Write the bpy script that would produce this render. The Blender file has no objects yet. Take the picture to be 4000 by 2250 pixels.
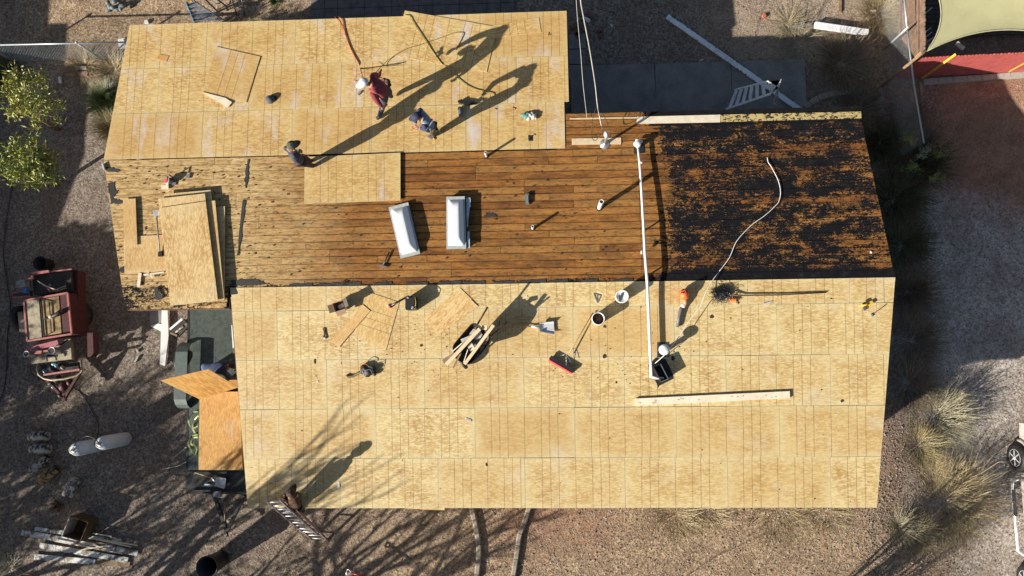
import bpy, math, random
import numpy as np
from mathutils import Vector, Matrix
random.seed(7); RNG = np.random.default_rng(11)
SC = bpy.context.scene; COL = SC.collection
PI = math.pi
# ---------------------------------------------------------------- camera
CAM = np.array([0.46475563, 3.58045618, 17.79030413])
RW = np.array([[0.99882978, -0.01052823, -0.047204], [0.01527418, 0.99473491, 0.10133688], [0.04588857, -0.1019393, 0.99373166]])
FPX = 2774.4
cd = bpy.data.cameras.new('camera'); cam = bpy.data.objects.new('camera', cd); COL.objects.link(cam)
m4 = Matrix([list(r) for r in RW.T]).to_4x4(); m4.translation = Vector(CAM)
cam.matrix_world = m4
cd.sensor_width = 36; cd.lens = FPX/4000*36; cd.clip_start = .1; cd.clip_end = 2000
SC.camera = cam
# ---------------------------------------------------------------- light
SUN_AZ, SUN_EL = 32.0, 24.0      # direction the light travels to, measured from +X towards +Y
W = bpy.data.worlds.new('World'); SC.world = W; W.use_nodes = True
wn = W.node_tree.nodes; wl = W.node_tree.links
bg = wn['Background']; sky = wn.new('ShaderNodeTexSky'); sky.sky_type = 'NISHITA'; sky.sun_disc = False
sky.sun_elevation = math.radians(SUN_EL)
a = math.radians(SUN_AZ+180)      # where the sun stands
sky.sun_rotation = math.radians(90)-a
sky.air_density = 1.0; sky.dust_density = 1.5; sky.ozone_density = .9
wl.new(sky.outputs[0], bg.inputs[0]); bg.inputs[1].default_value = 0.046
sd = bpy.data.lights.new('sun', 'SUN'); sun = bpy.data.objects.new('sun', sd); COL.objects.link(sun)
sd.energy = 5.0; sd.angle = math.radians(.5); sd.color = (1, .93, .82)
e = math.radians(SUN_EL); z = math.radians(SUN_AZ)
ldir = Vector((math.cos(z)*math.cos(e), math.sin(z)*math.cos(e), -math.sin(e)))
sun.rotation_euler = ldir.to_track_quat('-Z', 'Y').to_euler(); sun.location = (-30, -20, 30)
SC.view_settings.view_transform = 'Standard'; SC.view_settings.look = 'None'
SC.view_settings.gamma = 1; SC.view_settings.use_curve_mapping = False
SC.view_settings.exposure = 0.80
# ---------------------------------------------------------------- geometry of the place
GZ = -2.23                        # ground level; z = 0 is the south eave of the roof
TS = math.tan(0.0963)
YR, ZR = 5.4646, .528             # ridge
def zS(x, y): return TS*y
def zN(x, y): return ZR-.03*(y-YR)
def zG(x, y): return GZ
def hit(px, py, z0, y0, t):
    d = RW.T @ np.array([(px-2000)/FPX, -(py-1125)/FPX, -1.])
    k = (z0+t*(CAM[1]-y0)-CAM[2])/(d[2]-t*d[1]); q = CAM+k*d
    return Vector((q[0], q[1], q[2]))
def gz(x, y):                     # ground shaped to sink east of the house so its shadow reaches farther
    f = lambda t: np.clip(t, 0, 1)**2*(3-2*np.clip(t, 0, 1))
    return GZ-.85*f((np.asarray(x, float)-8.8)/4.5)*(1-f((np.asarray(y, float)-8.6)/2.6))
def G(px, py, h=0):
    q = hit(px, py, GZ+h, 0, 0)
    if q.x < 8.8: return q
    for _ in range(8): q = hit(px, py, float(gz(q.x, q.y))+h, 0, 0)
    return q
def S(px, py, h=0): return hit(px, py, h, 0, TS)
def N(px, py, h=0): return hit(px, py, ZR+h, YR, -.03)
def V(x, y, z): return Vector((x, y, z))
# ---------------------------------------------------------------- things
def wloc(o):
    p = Vector((0, 0, 0))
    while o: p += Vector(o.location); o = o.parent
    return p
def thing(name, label, cat, loc, group=None):
    o = bpy.data.objects.new(name, None); COL.objects.link(o); o.location = loc; o.empty_display_size = .2
    o['label'] = label; o['category'] = cat
    if group: o['group'] = group
    return o
def tag(o, label=None, cat=None, group=None, kind=None):
    if label: o['label'] = label
    if cat: o['category'] = cat
    if group: o['group'] = group
    if kind: o['kind'] = kind
    return o
def basis(d):
    d = Vector(d).normalized(); u = d.cross(Vector((0, 0, 1)))
    if u.length < 1e-3: u = d.cross(Vector((0, 1, 0)))
    u.normalize(); return d, u, u.cross(d)
class MB:
    def __init__(s): s.v = []; s.f = []; s.m = []; s.s = []
    def add(s, vs, fs, m=0, sm=False):
        b = len(s.v); s.v += [tuple(v) for v in vs]
        for f in fs: s.f.append(tuple(b+i for i in f)); s.m.append(m); s.s.append(sm)
        return s
    def box(s, c, d, rz=0, m=0, rx=0, ry=0):
        M = Matrix.Rotation(rz, 3, 'Z') @ Matrix.Rotation(ry, 3, 'Y') @ Matrix.Rotation(rx, 3, 'X')
        vs = [Vector(c)+M @ Vector((sx*d[0]/2, sy*d[1]/2, sz*d[2]/2)) for sz in (-1, 1) for sx, sy in ((-1, -1), (1, -1), (1, 1), (-1, 1))]
        return s.add(vs, [(3, 2, 1, 0), (4, 5, 6, 7), (0, 1, 5, 4), (1, 2, 6, 5), (2, 3, 7, 6), (3, 0, 4, 7)], m)
    def beam(s, a, b, w, h, m=0, up=(0, 0, 1)):
        a = Vector(a); b = Vector(b); d = (b-a).normalized(); u = d.cross(Vector(up))
        if u.length < 1e-3: u = d.cross(Vector((0, 1, 0)))
        u.normalize(); n = u.cross(d)
        vs = [p+u*sx*w/2+n*sy*h/2 for p in (a, b) for sx, sy in ((-1, -1), (1, -1), (1, 1), (-1, 1))]
        return s.add(vs, [(0, 1, 2, 3), (7, 6, 5, 4), (1, 0, 4, 5), (2, 1, 5, 6), (3, 2, 6, 7), (0, 3, 7, 4)], m)
    def prism(s, poly, vec, m=0, mside=None):
        n = len(poly); p = [Vector(q) for q in poly]; vec = Vector(vec)
        area = sum(p[i].x*p[(i+1) % n].y-p[(i+1) % n].x*p[i].y for i in range(n))
        if area < 0: p.reverse()
        vs = p+[q+vec for q in p]; lo, hi = (tuple(range(n-1, -1, -1)), tuple(range(n, 2*n)))
        if vec.z < 0: lo, hi = lo[::-1], hi[::-1]
        s.add(vs, [lo, hi], m)
        b = len(s.v)-2*n; mm = m if mside is None else mside
        for i in range(n):
            j = (i+1) % n; q = (b+i, b+j, b+n+j, b+n+i)
            s.f.append(q if vec.z >= 0 else q[::-1]); s.m.append(mm); s.s.append(False)
        return s
    def tube(s, path, r, n=8, m=0, cap=True, sm=True):
        path = [Vector(p) for p in path]; k = len(path); rs = r if isinstance(r, (list, tuple)) else [r]*k
        vs = []; pu = None
        for i, p in enumerate(path):
            d = (path[min(i+1, k-1)]-path[max(i-1, 0)])
            if d.length < 1e-7: d = Vector((0, 0, 1))
            d.normalize()
            if pu is None: _, u, _w = basis(d)
            else:
                u = pu-d*pu.dot(d)
                if u.length < 1e-4: _, u, _w = basis(d)
                u.normalize()
            pu = u; w = d.cross(u)
            for j in range(n):
                a_ = 2*PI*j/n; vs.append(p+(u*math.cos(a_)+w*math.sin(a_))*rs[i])
        fs = [(i*n+j, i*n+(j+1) % n, (i+1)*n+(j+1) % n, (i+1)*n+j) for i in range(k-1) for j in range(n)]
        s.add(vs, fs, m, sm)
        if cap:
            b = len(s.v)-k*n
            s.f.append(tuple(b+j for j in range(n-1, -1, -1))); s.m.append(m); s.s.append(False)
            s.f.append(tuple(b+(k-1)*n+j for j in range(n))); s.m.append(m); s.s.append(False)
        return s
    def lathe(s, c, prof, n=20, m=0, axis=(0, 0, 1), sm=True, cap=True, sx=1, sy=1):
        c = Vector(c); d, u, w = basis(axis) if Vector(axis).normalized().z < .999 else (Vector((0, 0, 1)), Vector((1, 0, 0)), Vector((0, 1, 0)))
        vs = [c+d*h+(u*math.cos(2*PI*j/n)*sx+w*math.sin(2*PI*j/n)*sy)*r for r, h in prof for j in range(n)]
        k = len(prof)
        s.add(vs, [(i*n+j, i*n+(j+1) % n, (i+1)*n+(j+1) % n, (i+1)*n+j) for i in range(k-1) for j in range(n)], m, sm)
        b = len(s.v)-k*n
        if cap:
            if prof[0][0] > 1e-4: s.f.append(tuple(b+j for j in range(n-1, -1, -1))); s.m.append(m); s.s.append(False)
            if prof[-1][0] > 1e-4: s.f.append(tuple(b+(k-1)*n+j for j in range(n))); s.m.append(m); s.s.append(False)
        return s
    def ball(s, c, r, n=12, m=0, M=None, k=7):
        r = r if isinstance(r, (list, tuple)) else (r, r, r); c = Vector(c); M = M or Matrix.Identity(3)
        vs = []
        for i in range(k+1):
            t = PI*i/k
            for j in range(n):
                q = Vector((math.sin(t)*math.cos(2*PI*j/n)*r[0], math.sin(t)*math.sin(2*PI*j/n)*r[1], math.cos(t)*r[2]))
                vs.append(c+M @ q)
        return s.add(vs, [(i*n+j, (i+1)*n+j, (i+1)*n+(j+1) % n, i*n+(j+1) % n) for i in range(k) for j in range(n)], m, True)
    def build(s, name, mats, parent=None, label=None, cat=None, group=None, kind=None, origin=None, uv=None):
        if not isinstance(mats, (list, tuple)): mats = [mats]
        if parent is not None: o0 = wloc(parent)
        elif origin is not None: o0 = Vector(origin)
        else:
            A = np.array(s.v); o0 = Vector(((A[:, 0].min()+A[:, 0].max())/2, (A[:, 1].min()+A[:, 1].max())/2, A[:, 2].min()))
        me = bpy.data.meshes.new(name)
        me.from_pydata([(v[0]-o0.x, v[1]-o0.y, v[2]-o0.z) for v in s.v], [], s.f)
        for mt in mats: me.materials.append(mt)
        me.polygons.foreach_set('material_index', s.m); me.polygons.foreach_set('use_smooth', s.s)
        if uv:
            l = me.uv_layers.new(name='UVMap'); (uo, ud) = uv; ud = Vector((ud[0], ud[1])).normalized()
            vi = np.empty(len(me.loops), dtype=np.int32); me.loops.foreach_get('vertex_index', vi)
            A = np.array([(v[0]-uo[0], v[1]-uo[1]) for v in s.v])
            U = np.stack([A[:, 0]*ud.x+A[:, 1]*ud.y, -A[:, 0]*ud.y+A[:, 1]*ud.x], 1)[vi]
            l.data.foreach_set('uv', U.ravel())
        me.update(); o = bpy.data.objects.new(name, me); COL.objects.link(o)
        if parent is not None: o.parent = parent
        else: o.location = o0
        return tag(o, label, cat, group, kind)
def np_mesh(name, verts, faces_flat, nper, mats, parent=None, matidx=None, **kw):
    """fast mesh: verts (n,3), faces (m,nper)"""
    o0 = wloc(parent) if parent is not None else Vector(kw.pop('origin', (0, 0, 0)))
    verts = np.asarray(verts, dtype=np.float32)-np.array(o0, dtype=np.float32); F = np.asarray(faces_flat, dtype=np.int32)
    me = bpy.data.meshes.new(name); me.vertices.add(len(verts)); me.vertices.foreach_set('co', verts.ravel())
    me.loops.add(F.size); me.loops.foreach_set('vertex_index', F.ravel())
    me.polygons.add(len(F)); me.polygons.foreach_set('loop_start', np.arange(0, F.size, nper, dtype=np.int32))
    try: me.polygons.foreach_set('loop_total', np.full(len(F), nper, dtype=np.int32))
    except Exception: pass
    for mt in (mats if isinstance(mats, (list, tuple)) else [mats]): me.materials.append(mt)
    if matidx is not None: me.polygons.foreach_set('material_index', np.asarray(matidx, dtype=np.int32))
    me.update(calc_edges=True); me.validate()
    o = bpy.data.objects.new(name, me); COL.objects.link(o)
    if parent is not None: o.parent = parent
    else: o.location = o0
    return tag(o, **kw)
def copy_tree(o, parent=None, loc=None, rz=None):
    c = o.copy(); COL.objects.link(c)
    if parent: c.parent = parent
    if loc is not None: c.location = loc
    if rz is not None: c.rotation_euler = (0, 0, rz)
    for ch in list(o.children): copy_tree(ch, c)
    return c
# ---------------------------------------------------------------- materials
class NT:
    def __init__(s, name):
        s.m = bpy.data.materials.new(name); s.m.use_nodes = True; s.t = s.m.node_tree
        s.b = s.t.nodes['Principled BSDF']
    def n(s, k, **kw):
        q = s.t.nodes.new('ShaderNode'+k)
        for a_, v in kw.items(): setattr(q, a_, v)
        return q
    def l(s, a_, b_): s.t.links.new(a_, b_)
    def val(s, sock, v):
        if hasattr(v, 'is_linked'): s.l(v, sock)
        else: sock.default_value = v
    def math(s, op, a_, b_=0.0, c=None, clamp=False):
        q = s.n('Math', operation=op, use_clamp=clamp); s.val(q.inputs[0], a_); s.val(q.inputs[1], b_)
        if c is not None: s.val(q.inputs[2], c)
        return q.outputs[0]
    def mix(s, f, a_, b_, blend='MIX'):
        q = s.n('MixRGB', blend_type=blend); s.val(q.inputs[0], f)
        for i, v in ((1, a_), (2, b_)): s.val(q.inputs[i], v if hasattr(v, 'is_linked') else (*v, 1) if len(v) == 3 else v)
        return q.outputs[0]
    def ramp(s, f, stops, interp='LINEAR'):
        q = s.n('ValToRGB'); r = q.color_ramp; r.interpolation = interp
        while len(r.elements) < len(stops): r.elements.new(.5)
        for el, (p, c) in zip(r.elements, stops): el.position = p; el.color = (*c, 1) if not isinstance(c, float) else (c, c, c, 1)
        s.val(q.inputs[0], f); return q.outputs[0]
    def noise(s, vec, sc, det=3, rough=.55, dist=0, out=0):
        q = s.n('TexNoise'); q.inputs['Scale'].default_value = sc; q.inputs['Detail'].default_value = det
        q.inputs['Roughness'].default_value = rough; q.inputs['Distortion'].default_value = dist
        if vec is not None: s.l(vec, q.inputs['Vector'])
        return q.outputs[out]
    def vor(s, vec, sc, out='Color', feat='F1', rnd=1):
        q = s.n('TexVoronoi', feature=feat); q.inputs['Scale'].default_value = sc; q.inputs['Randomness'].default_value = rnd
        if vec is not None: s.l(vec, q.inputs['Vector'])
        return q.outputs[out]
    def mapping(s, vec, sc=(1, 1, 1), rz=0, loc=(0, 0, 0)):
        q = s.n('Mapping'); s.l(vec, q.inputs[0]); q.inputs['Scale'].default_value = sc; q.inputs['Rotation'].default_value = (0, 0, rz); q.inputs['Location'].default_value = loc
        return q.outputs[0]
    def obj(s): return s.n('TexCoord').outputs['Object']
    def rnd(s): return s.n('ObjectInfo').outputs['Random']
    def bump(s, h, strength=.4, dist=.01):
        q = s.n('Bump'); q.inputs['Strength'].default_value = strength; q.inputs['Distance'].default_value = dist
        s.val(q.inputs['Height'], h); s.l(q.outputs[0], s.b.inputs['Normal'])
    def base(s, c, rough=.7, metal=0.):
        s.val(s.b.inputs['Base Color'], c if hasattr(c, 'is_linked') else (*c, 1)); s.val(s.b.inputs['Roughness'], rough); s.b.inputs['Metallic'].default_value = metal
        return s.m
MATS = {}
def flat(name, c, rough=.6, metal=0., var=.12, sc=9., bump=0.):
    """one colour with dirt-scale variation"""
    if name in MATS: return MATS[name]
    t = NT(name); ob = t.obj(); n1 = t.noise(ob, sc, 4); n2 = t.noise(ob, sc*7, 2)
    k = t.math('ADD', t.math('MULTIPLY', n1, .7), t.math('MULTIPLY', n2, .3))
    d = tuple(x*(1-2.2*var) for x in c); li = tuple(min(1, x*(1+1.6*var)) for x in c)
    t.base(t.ramp(k, [(.3, d), (.5, c), (.72, li)]), rough, metal)
    if bump: t.bump(n2, bump, .004)
    MATS[name] = t.m; return t.m
def osb_mat(name='osb', tint=(1, 1, 1), lines=True):
    t = NT(name); uv = t.n('UVMap').outputs[0] if False else t.n('TexCoord').outputs['UV']
    r = t.rnd(); off = t.n('CombineXYZ'); t.l(t.math('MULTIPLY', r, 37.), off.inputs[0]); t.l(t.math('MULTIPLY', r, 91.), off.inputs[1])
    va = t.n('VectorMath', operation='ADD'); t.l(uv, va.inputs[0]); t.l(off.outputs[0], va.inputs[1]); p = va.outputs[0]
    wv = t.n('VectorMath', operation='MULTIPLY_ADD'); t.l(t.noise(p, 9, 2, out=1), wv.inputs[0]); wv.inputs[1].default_value = (.05, .05, 0); t.l(p, wv.inputs[2]); p2 = wv.outputs[0]
    li = dk = None
    for i, (rz, sx, sy) in enumerate(((.3, 12, 34), (1.35, 13, 38), (-.75, 10, 32), (2.2, 14, 42), (-.15, 10, 34))):
        c = t.vor(t.mapping(p2, (sx, sy, 1), rz, (i*3.3, i*1.7, 0)), 1.0)
        sp = t.n('SeparateColor'); t.l(c, sp.inputs[0])
        a_ = t.ramp(sp.outputs[0], [(.80, 0.), (.97, 1.)]); b_ = t.ramp(sp.outputs[1], [(.82, 0.), (.98, 1.)])
        li = a_ if li is None else t.math('MAXIMUM', li, a_); dk = b_ if dk is None else t.math('MAXIMUM', dk, b_)
    T = lambda c: tuple(x*y for x, y in zip(c, tint))
    k = t.noise(p, 1.2, 6, .58)
    col = t.ramp(k, [(.36, T((.44, .262, .092))), (.5, T((.535, .362, .150))), (.64, T((.60, .44, .205)))])
    col = t.mix(t.math('MULTIPLY', dk, .36), col, T((.33, .175, .058))); col = t.mix(t.math('MULTIPLY', li, .55), col, T((.80, .66, .38)))
    # each sheet a little paler or browner than the next
    col = t.mix(t.ramp(r, [(0, .0), (1, .6)]), col, T((.50, .305, .112)))
    # pale weathered rim
    ge = t.n('TexCoord').outputs['Generated']; sx = t.n('SeparateXYZ'); t.l(ge, sx.inputs[0])
    def rim(o_, w):
        d = t.math('MINIMUM', o_, t.math('SUBTRACT', 1., o_)); q = t.n('MapRange'); t.l(d, q.inputs[0]); q.inputs[1].default_value = 0; q.inputs[2].default_value = w; q.inputs[3].default_value = 1; q.inputs[4].default_value = 0
        return q.outputs[0]
    e_ = t.math('MAXIMUM', rim(sx.outputs[0], .10), rim(sx.outputs[1], .16)); e_ = t.math('MULTIPLY', e_, t.noise(p, 3.1, 3))
    col = t.mix(t.math('MULTIPLY', e_, .8), col, T((.66, .55, .325)))
    r1 = t.math('MAXIMUM', rim(sx.outputs[0], .004), rim(sx.outputs[1], .007)); col = t.mix(t.math('MULTIPLY', t.math('GREATER_THAN', r1, .1), t.ramp(t.noise(p, .9, 2), [(.42, .0), (.68, .45)])), col, (.30, .38, .28))
    if name == 'osb_upper':
        ch = t.ramp(t.noise(t.mapping(p, (2.2, .7, 1)), .9, 4, .6), [(.56, 0.), (.72, .6)]); col = t.mix(ch, col, (.60, .58, .60))
    else:
        ch = t.ramp(t.noise(p, .8, 3, .5), [(.60, 0.), (.75, .35)]); col = t.mix(ch, col, (.62, .58, .48))
    if lines:
        su = t.n('SeparateXYZ'); t.l(uv, su.inputs[0]); u = su.outputs[0]; tot = None
        um = t.math('MODULO', t.math('ADD', u, 24.43), 2.443)
        for q in (.406, .61, .813, 1.219, 1.626, 1.829, 2.032):
            d = t.math('LESS_THAN', t.math('ABSOLUTE', t.math('SUBTRACT', um, q)), .007)
            tot = d if tot is None else t.math('ADD', tot, d)
        tot = t.math('MULTIPLY', tot, t.ramp(t.noise(p, 5, 3), [(.3, .5), (.6, .8)]))
        col = t.mix(tot, col, (.17, .10, .045))
    sp_ = t.ramp(t.noise(p, 26, 2, .7), [(.70, 0.), (.76, .65)])
    col = t.mix(sp_, col, (.20, .10, .04))
    t.base(col, .68); t.bump(k, .25, .003); return t.m
OSB = osb_mat('osb', (.97, 1.015, 1.0)); OSB_UP = osb_mat('osb_upper', (.99, .955, .82)); OSB_RAW = osb_mat('osb_bare', (1.06, 1.02, .95), False)
OSB_ORANGE = osb_mat('osb_orange_face', (1.0, .77, .46), False)
def plank_mat():
    t = NT('old_plank'); ob = t.obj(); r = t.rnd()
    off = t.n('CombineXYZ'); t.l(t.math('MULTIPLY', r, 53.), off.inputs[1])
    va = t.n('VectorMath', operation='ADD'); t.l(ob, va.inputs[0]); t.l(off.outputs[0], va.inputs[1]); p = va.outputs[0]
    gr = t.noise(t.mapping(p, (2.2, 42, 1)), 1, 4, .6); bl = t.noise(t.mapping(p, (1.4, 6, 1)), 1, 4)
    kn = t.vor(t.mapping(p, (2.4, 5.5, 1)), 1., 'Distance')
    col = t.ramp(gr, [(.28, (.19, .068, .014)), (.5, (.33, .130, .027)), (.72, (.48, .225, .062))])
    col = t.mix(t.ramp(bl, [(.40, 0.), (.62, .85)]), col, (.11, .045, .014))
    col = t.mix(t.ramp(kn, [(.03, .75), (.075, 0.)]), col, (.05, .02, .01))
    wn_ = t.n('TexWhiteNoise', noise_dimensions='1D'); t.l(t.math('MULTIPLY', r, 77.), wn_.inputs['W'])
    col = t.mix(t.math('MULTIPLY', wn_.outputs[0], .5), col, (.42, .225, .07))
    col = t.mix(t.ramp(wn_.outputs[0], [(.0, .5), (.28, 0.)]), col, (.14, .055, .018))
    sx = t.n('SeparateXYZ'); t.l(ob, sx.inputs[0]); X = sx.outputs[0]; Y = t.math('ADD', sx.outputs[1], 4.5)
    gz = t.n('SeparateXYZ'); t.l(t.n('TexCoord').outputs['Generated'], gz.inputs[0]); ed = t.math('MINIMUM', gz.outputs[1], t.math('SUBTRACT', 1., gz.outputs[1]))
    col = t.mix(t.math('MULTIPLY', t.ramp(ed, [(.02, 1.), (.11, 0.)]), t.ramp(t.noise(ob, 3, 4), [(.35, .15), (.65, .8)])), col, (.05, .022, .009))
    # weathering: straw-pale on the left end of the house
    wb = t.math('ADD', X, t.math('MULTIPLY', t.noise(ob, .8, 3), 3.)); q = t.n('MapRange'); t.l(wb, q.inputs[0]); q.inputs[1].default_value = -2.6; q.inputs[2].default_value = -5.6
    pale = t.ramp(t.noise(t.mapping(p, (3, 20, 1)), 1, 4), [(.3, (.34, .20, .075)), (.5, (.58, .40, .18)), (.72, (.72, .54, .28))])
    col = t.mix(t.math('MULTIPLY', q.outputs[0], .9), col, pale)
    gs = t.noise(t.mapping(p, (5, 16, 1)), 1.6, 6, .75); col = t.mix(t.ramp(gs, [(.49, 0.), (.66, .78)]), col, (.04, .026, .016))
    # tar left behind by the old felt
    n1 = t.noise(t.mapping(ob, (1, 1.8, 1)), 1.3, 4, .62, .8); n2 = t.noise(t.mapping(ob, (1, 1.7, 1)), 8.5, 8, .82, 1.6); n3 = t.noise(t.mapping(ob, (2.5, 26, 1)), 1, 3)
    n = t.math('ADD', t.math('ADD', t.math('MULTIPLY', n1, .40), t.math('MULTIPLY', n2, .72)), t.math('MULTIPLY', n3, .14))
    q = t.n('MapRange'); t.l(X, q.inputs[0]); q.inputs[1].default_value = 2.6; q.inputs[2].default_value = 3.7; q.inputs[3].default_value = -.20; q.inputs[4].default_value = .055
    q2 = t.n('MapRange'); t.l(Y, q2.inputs[0]); q2.inputs[1].default_value = 9.1; q2.inputs[2].default_value = 9.6; q2.inputs[3].default_value = 0; q2.inputs[4].default_value = .10
    q3 = t.n('MapRange'); t.l(Y, q3.inputs[0]); q3.inputs[1].default_value = 5.75; q3.inputs[2].default_value = 5.5; q3.inputs[3].default_value = 0; q3.inputs[4].default_value = .22
    q4 = t.n('MapRange'); t.l(X, q4.inputs[0]); q4.inputs[1].default_value = -9.5; q4.inputs[2].default_value = -10.6; q4.inputs[3].default_value = 0; q4.inputs[4].default_value = .13
    q5 = t.n('MapRange'); t.l(X, q5.inputs[0]); q5.inputs[1].default_value = 6.5; q5.inputs[2].default_value = 8.9; q5.inputs[3].default_value = 0; q5.inputs[4].default_value = -.035
    n = t.math('ADD', t.math('ADD', t.math('ADD', n, q.outputs[0]), t.math('ADD', q2.outputs[0], q3.outputs[0])), t.math('ADD', q4.outputs[0], q5.outputs[0]))
    n = t.math('ADD', n, t.math('MULTIPLY', t.math('SUBTRACT', wn_.outputs[0], .5), .05))
    tar = t.ramp(n, [(.618, 0.), (.645, 1.)])
    tc = t.ramp(t.noise(ob, 7, 4), [(.35, (.0035, .0038, .0058)), (.6, (.007, .0075, .010)), (.8, (.022, .022, .024))])
    col = t.mix(tar, col, tc)
    t.b.inputs['Specular IOR Level'].default_value = .2; t.base(col, .85); t.bump(t.math('ADD', gr, tar), .35, .004); return t.m
PLANK = plank_mat()
# ---------------------------------------------------------------- ground
def ground_mat():
    t = NT('desert_ground'); ob = t.obj(); sx = t.n('SeparateXYZ'); t.l(ob, sx.inputs[0])
    warp = t.noise(ob, .55, 4, .6, out=1)
    wv = t.n('VectorMath', operation='MULTIPLY_ADD'); t.l(warp, wv.inputs[0]); wv.inputs[1].default_value = (3.0, 3.0, 0); t.l(ob, wv.inputs[2])
    sb = t.n('VectorMath', operation='SUBTRACT'); t.l(wv.outputs[0], sb.inputs[0]); sb.inputs[1].default_value = (1.5, 1.5, 0); pw = sb.outputs[0]
    def blob(c, r, soft):
        d = t.n('VectorMath', operation='SUBTRACT'); t.l(pw, d.inputs[0]); d.inputs[1].default_value = (c.x, c.y, 0)
        m = t.n('VectorMath', operation='MULTIPLY'); t.l(d.outputs[0], m.inputs[0]); m.inputs[1].default_value = (1/r[0], 1/r[1], 0)
        L = t.n('VectorMath', operation='LENGTH'); t.l(m.outputs[0], L.inputs[0])
        q = t.n('MapRange'); t.l(L.outputs['Value'], q.inputs[0]); q.inputs[1].default_value = 1-soft; q.inputs[2].default_value = 1+soft; q.inputs[3].default_value = 1; q.inputs[4].default_value = 0
        return q.outputs[0]
    st = t.vor(ob, 24, 'Color'); sp = t.n('SeparateColor'); t.l(st, sp.inputs[0]); k = sp.outputs[0]
    st2 = t.vor(ob, 11, 'Color'); sp2 = t.n('SeparateColor'); t.l(st2, sp2.inputs[0])
    fine = t.noise(ob, 16, 4, .7); clump = t.noise(ob, 2.3, 5, .65)
    kk = t.math('ADD', t.math('ADD', t.math('MULTIPLY', k, .35), t.math('MULTIPLY', sp2.outputs[1], .15)), t.math('MULTIPLY', fine, .6))
    gravel = t.ramp(kk, [(.3, (.095, .073, .058)), (.5, (.20, .162, .13)), (.68, (.32, .27, .22)), (.85, (.47, .41, .345))])
    brown = t.ramp(kk, [(.3, (.15, .088, .045)), (.5, (.35, .23, .135)), (.7, (.52, .40, .26)), (.88, (.70, .60, .45))])
    red = t.ramp(t.math('ADD', t.math('MULTIPLY', kk, .5), t.math('MULTIPLY', clump, .5)), [(.3, (.19, .095, .055)), (.5, (.35, .19, .12)), (.7, (.46, .29, .19))])
    tan = t.ramp(t.math('ADD', t.math('MULTIPLY', kk, .6), t.math('MULTIPLY', clump, .4)), [(.3, (.19, .13, .085)), (.5, (.36, .275, .20)), (.7, (.47, .385, .30))])
    pale = t.ramp(kk, [(.3, (.20, .165, .14)), (.5, (.42, .365, .315)), (.7, (.57, .525, .48)), (.9, (.74, .70, .65))])
    col = gravel
    col = t.mix(blob(G(2600, 2200), (9.5, 3.6), .35), col, brown)
    col = t.mix(t.math('MULTIPLY', blob(G(2200, 2020), (1.8, .9), .4), .8), col, red)
    col = t.mix(t.math('MULTIPLY', blob(G(3550, 1880), (1.5, 2.6), .5), .55), col, red)
    col = t.mix(blob(G(4150, 1700), (3.9, 5.5), .25), col, pale)
    col = t.mix(blob(G(3950, 1150), (3.6, 4.4), .35), col, pale)
    col = t.mix(blob(G(3250, 30), (3.4, 2.6), .3), col, tan)
    col = t.mix(blob(G(3950, 480), (2.9, 2.3), .35), col, red)
    col = t.mix(blob(G(600, 60), (5, 2.4), .4), col, brown)
    col = t.mix(t.math('MULTIPLY', blob(G(450, 300), (1.2, .5), .5), .8), col, tan)
    col = t.mix(blob(G(3480, 600), (.9, 3.6), .4), col, brown)
    col = t.mix(t.ramp(t.noise(ob, 1.1, 5, .6), [(.40, .35), (.58, 0.)]), col, (.15, .10, .065))
    t.base(col, .92)
    t.bump(t.math('ADD', t.math('MULTIPLY', kk, 1.), t.math('MULTIPLY', clump, .8)), .8, .05); return t.m
GROUND = ground_mat()
g = MB(); nx = 40
gx = [-150, 8.8]+[8.8+.5*i for i in range(1, 10)]+[150]; gy = [-150, 8.6]+[8.6+.33*i for i in range(1, 8)]+[11.2, 150]
g.add([(x, y, float(gz(x, y))) for y in gy for x in gx], [(j*len(gx)+i, j*len(gx)+i+1, (j+1)*len(gx)+i+1, (j+1)*len(gx)+i) for j in range(len(gy)-1) for i in range(len(gx)-1)], 0, True)
tag(g.build('ground', GROUND, origin=(0, 0, GZ)), 'brown and grey gravel and dirt yard around the house', kind='structure')

def flat_slab(name, polypx, h, th, mat, z=0, **kw):
    p = [G(x, y) for x, y in polypx]
    m = MB().prism([V(q.x, q.y, GZ-.02) for q in p], (0, 0, th+.02)); return m.build(name, mat, **kw)
CONC = flat('concrete', (.23, .225, .215), .85, var=.18, sc=2.2, bump=.5)
CONC2 = flat('concrete_grey_tan', (.33, .28, .225), .9, var=.15, sc=3, bump=.5)
BRICKM = flat('paver_brick', (.20, .10, .075), .9, var=.2, sc=6)
# patio: slabs north of the house, one panel per control joint
pt = bpy.data.objects.new('patio', None); COL.objects.link(pt); pt.location = G(2600, 350); pt['kind'] = 'structure'; pt['label'] = 'grey concrete patio in square panels behind the house'
jx = [2224, 2555, 2852, 3141]
top = lambda x: 262-(x-2220)*.031
for i in range(3):
    a_, b_ = jx[i]+2, jx[i+1]-2
    p = [G(a_, top(a_)), G(b_, top(b_)), G(b_+14, 475), G(a_+8, 480)]
    MB().prism([V(q.x, q.y, GZ-.02) for q in p], (0, 0, .075+i*.003)).build('slab', CONC, pt)
for k in range(3):                                        # small stepping slabs beside the upper roof
    y0 = 137+k*60
    p = [G(2222, y0), G(2286, y0-1), G(2288, y0+54), G(2223, y0+56)]
    MB().prism([V(q.x, q.y, GZ-.02) for q in p], (0, 0, .07)).build('slab', CONC, pt)
pv = bpy.data.objects.new('paved_terrace', None); COL.objects.link(pv); pv.location = G(1700, 20); pv['kind'] = 'structure'; pv['label'] = 'dark concrete pavers along the back of the house'
DARKP = flat('dark_paver', (.15, .135, .13), .9, var=.2, sc=5)
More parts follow.
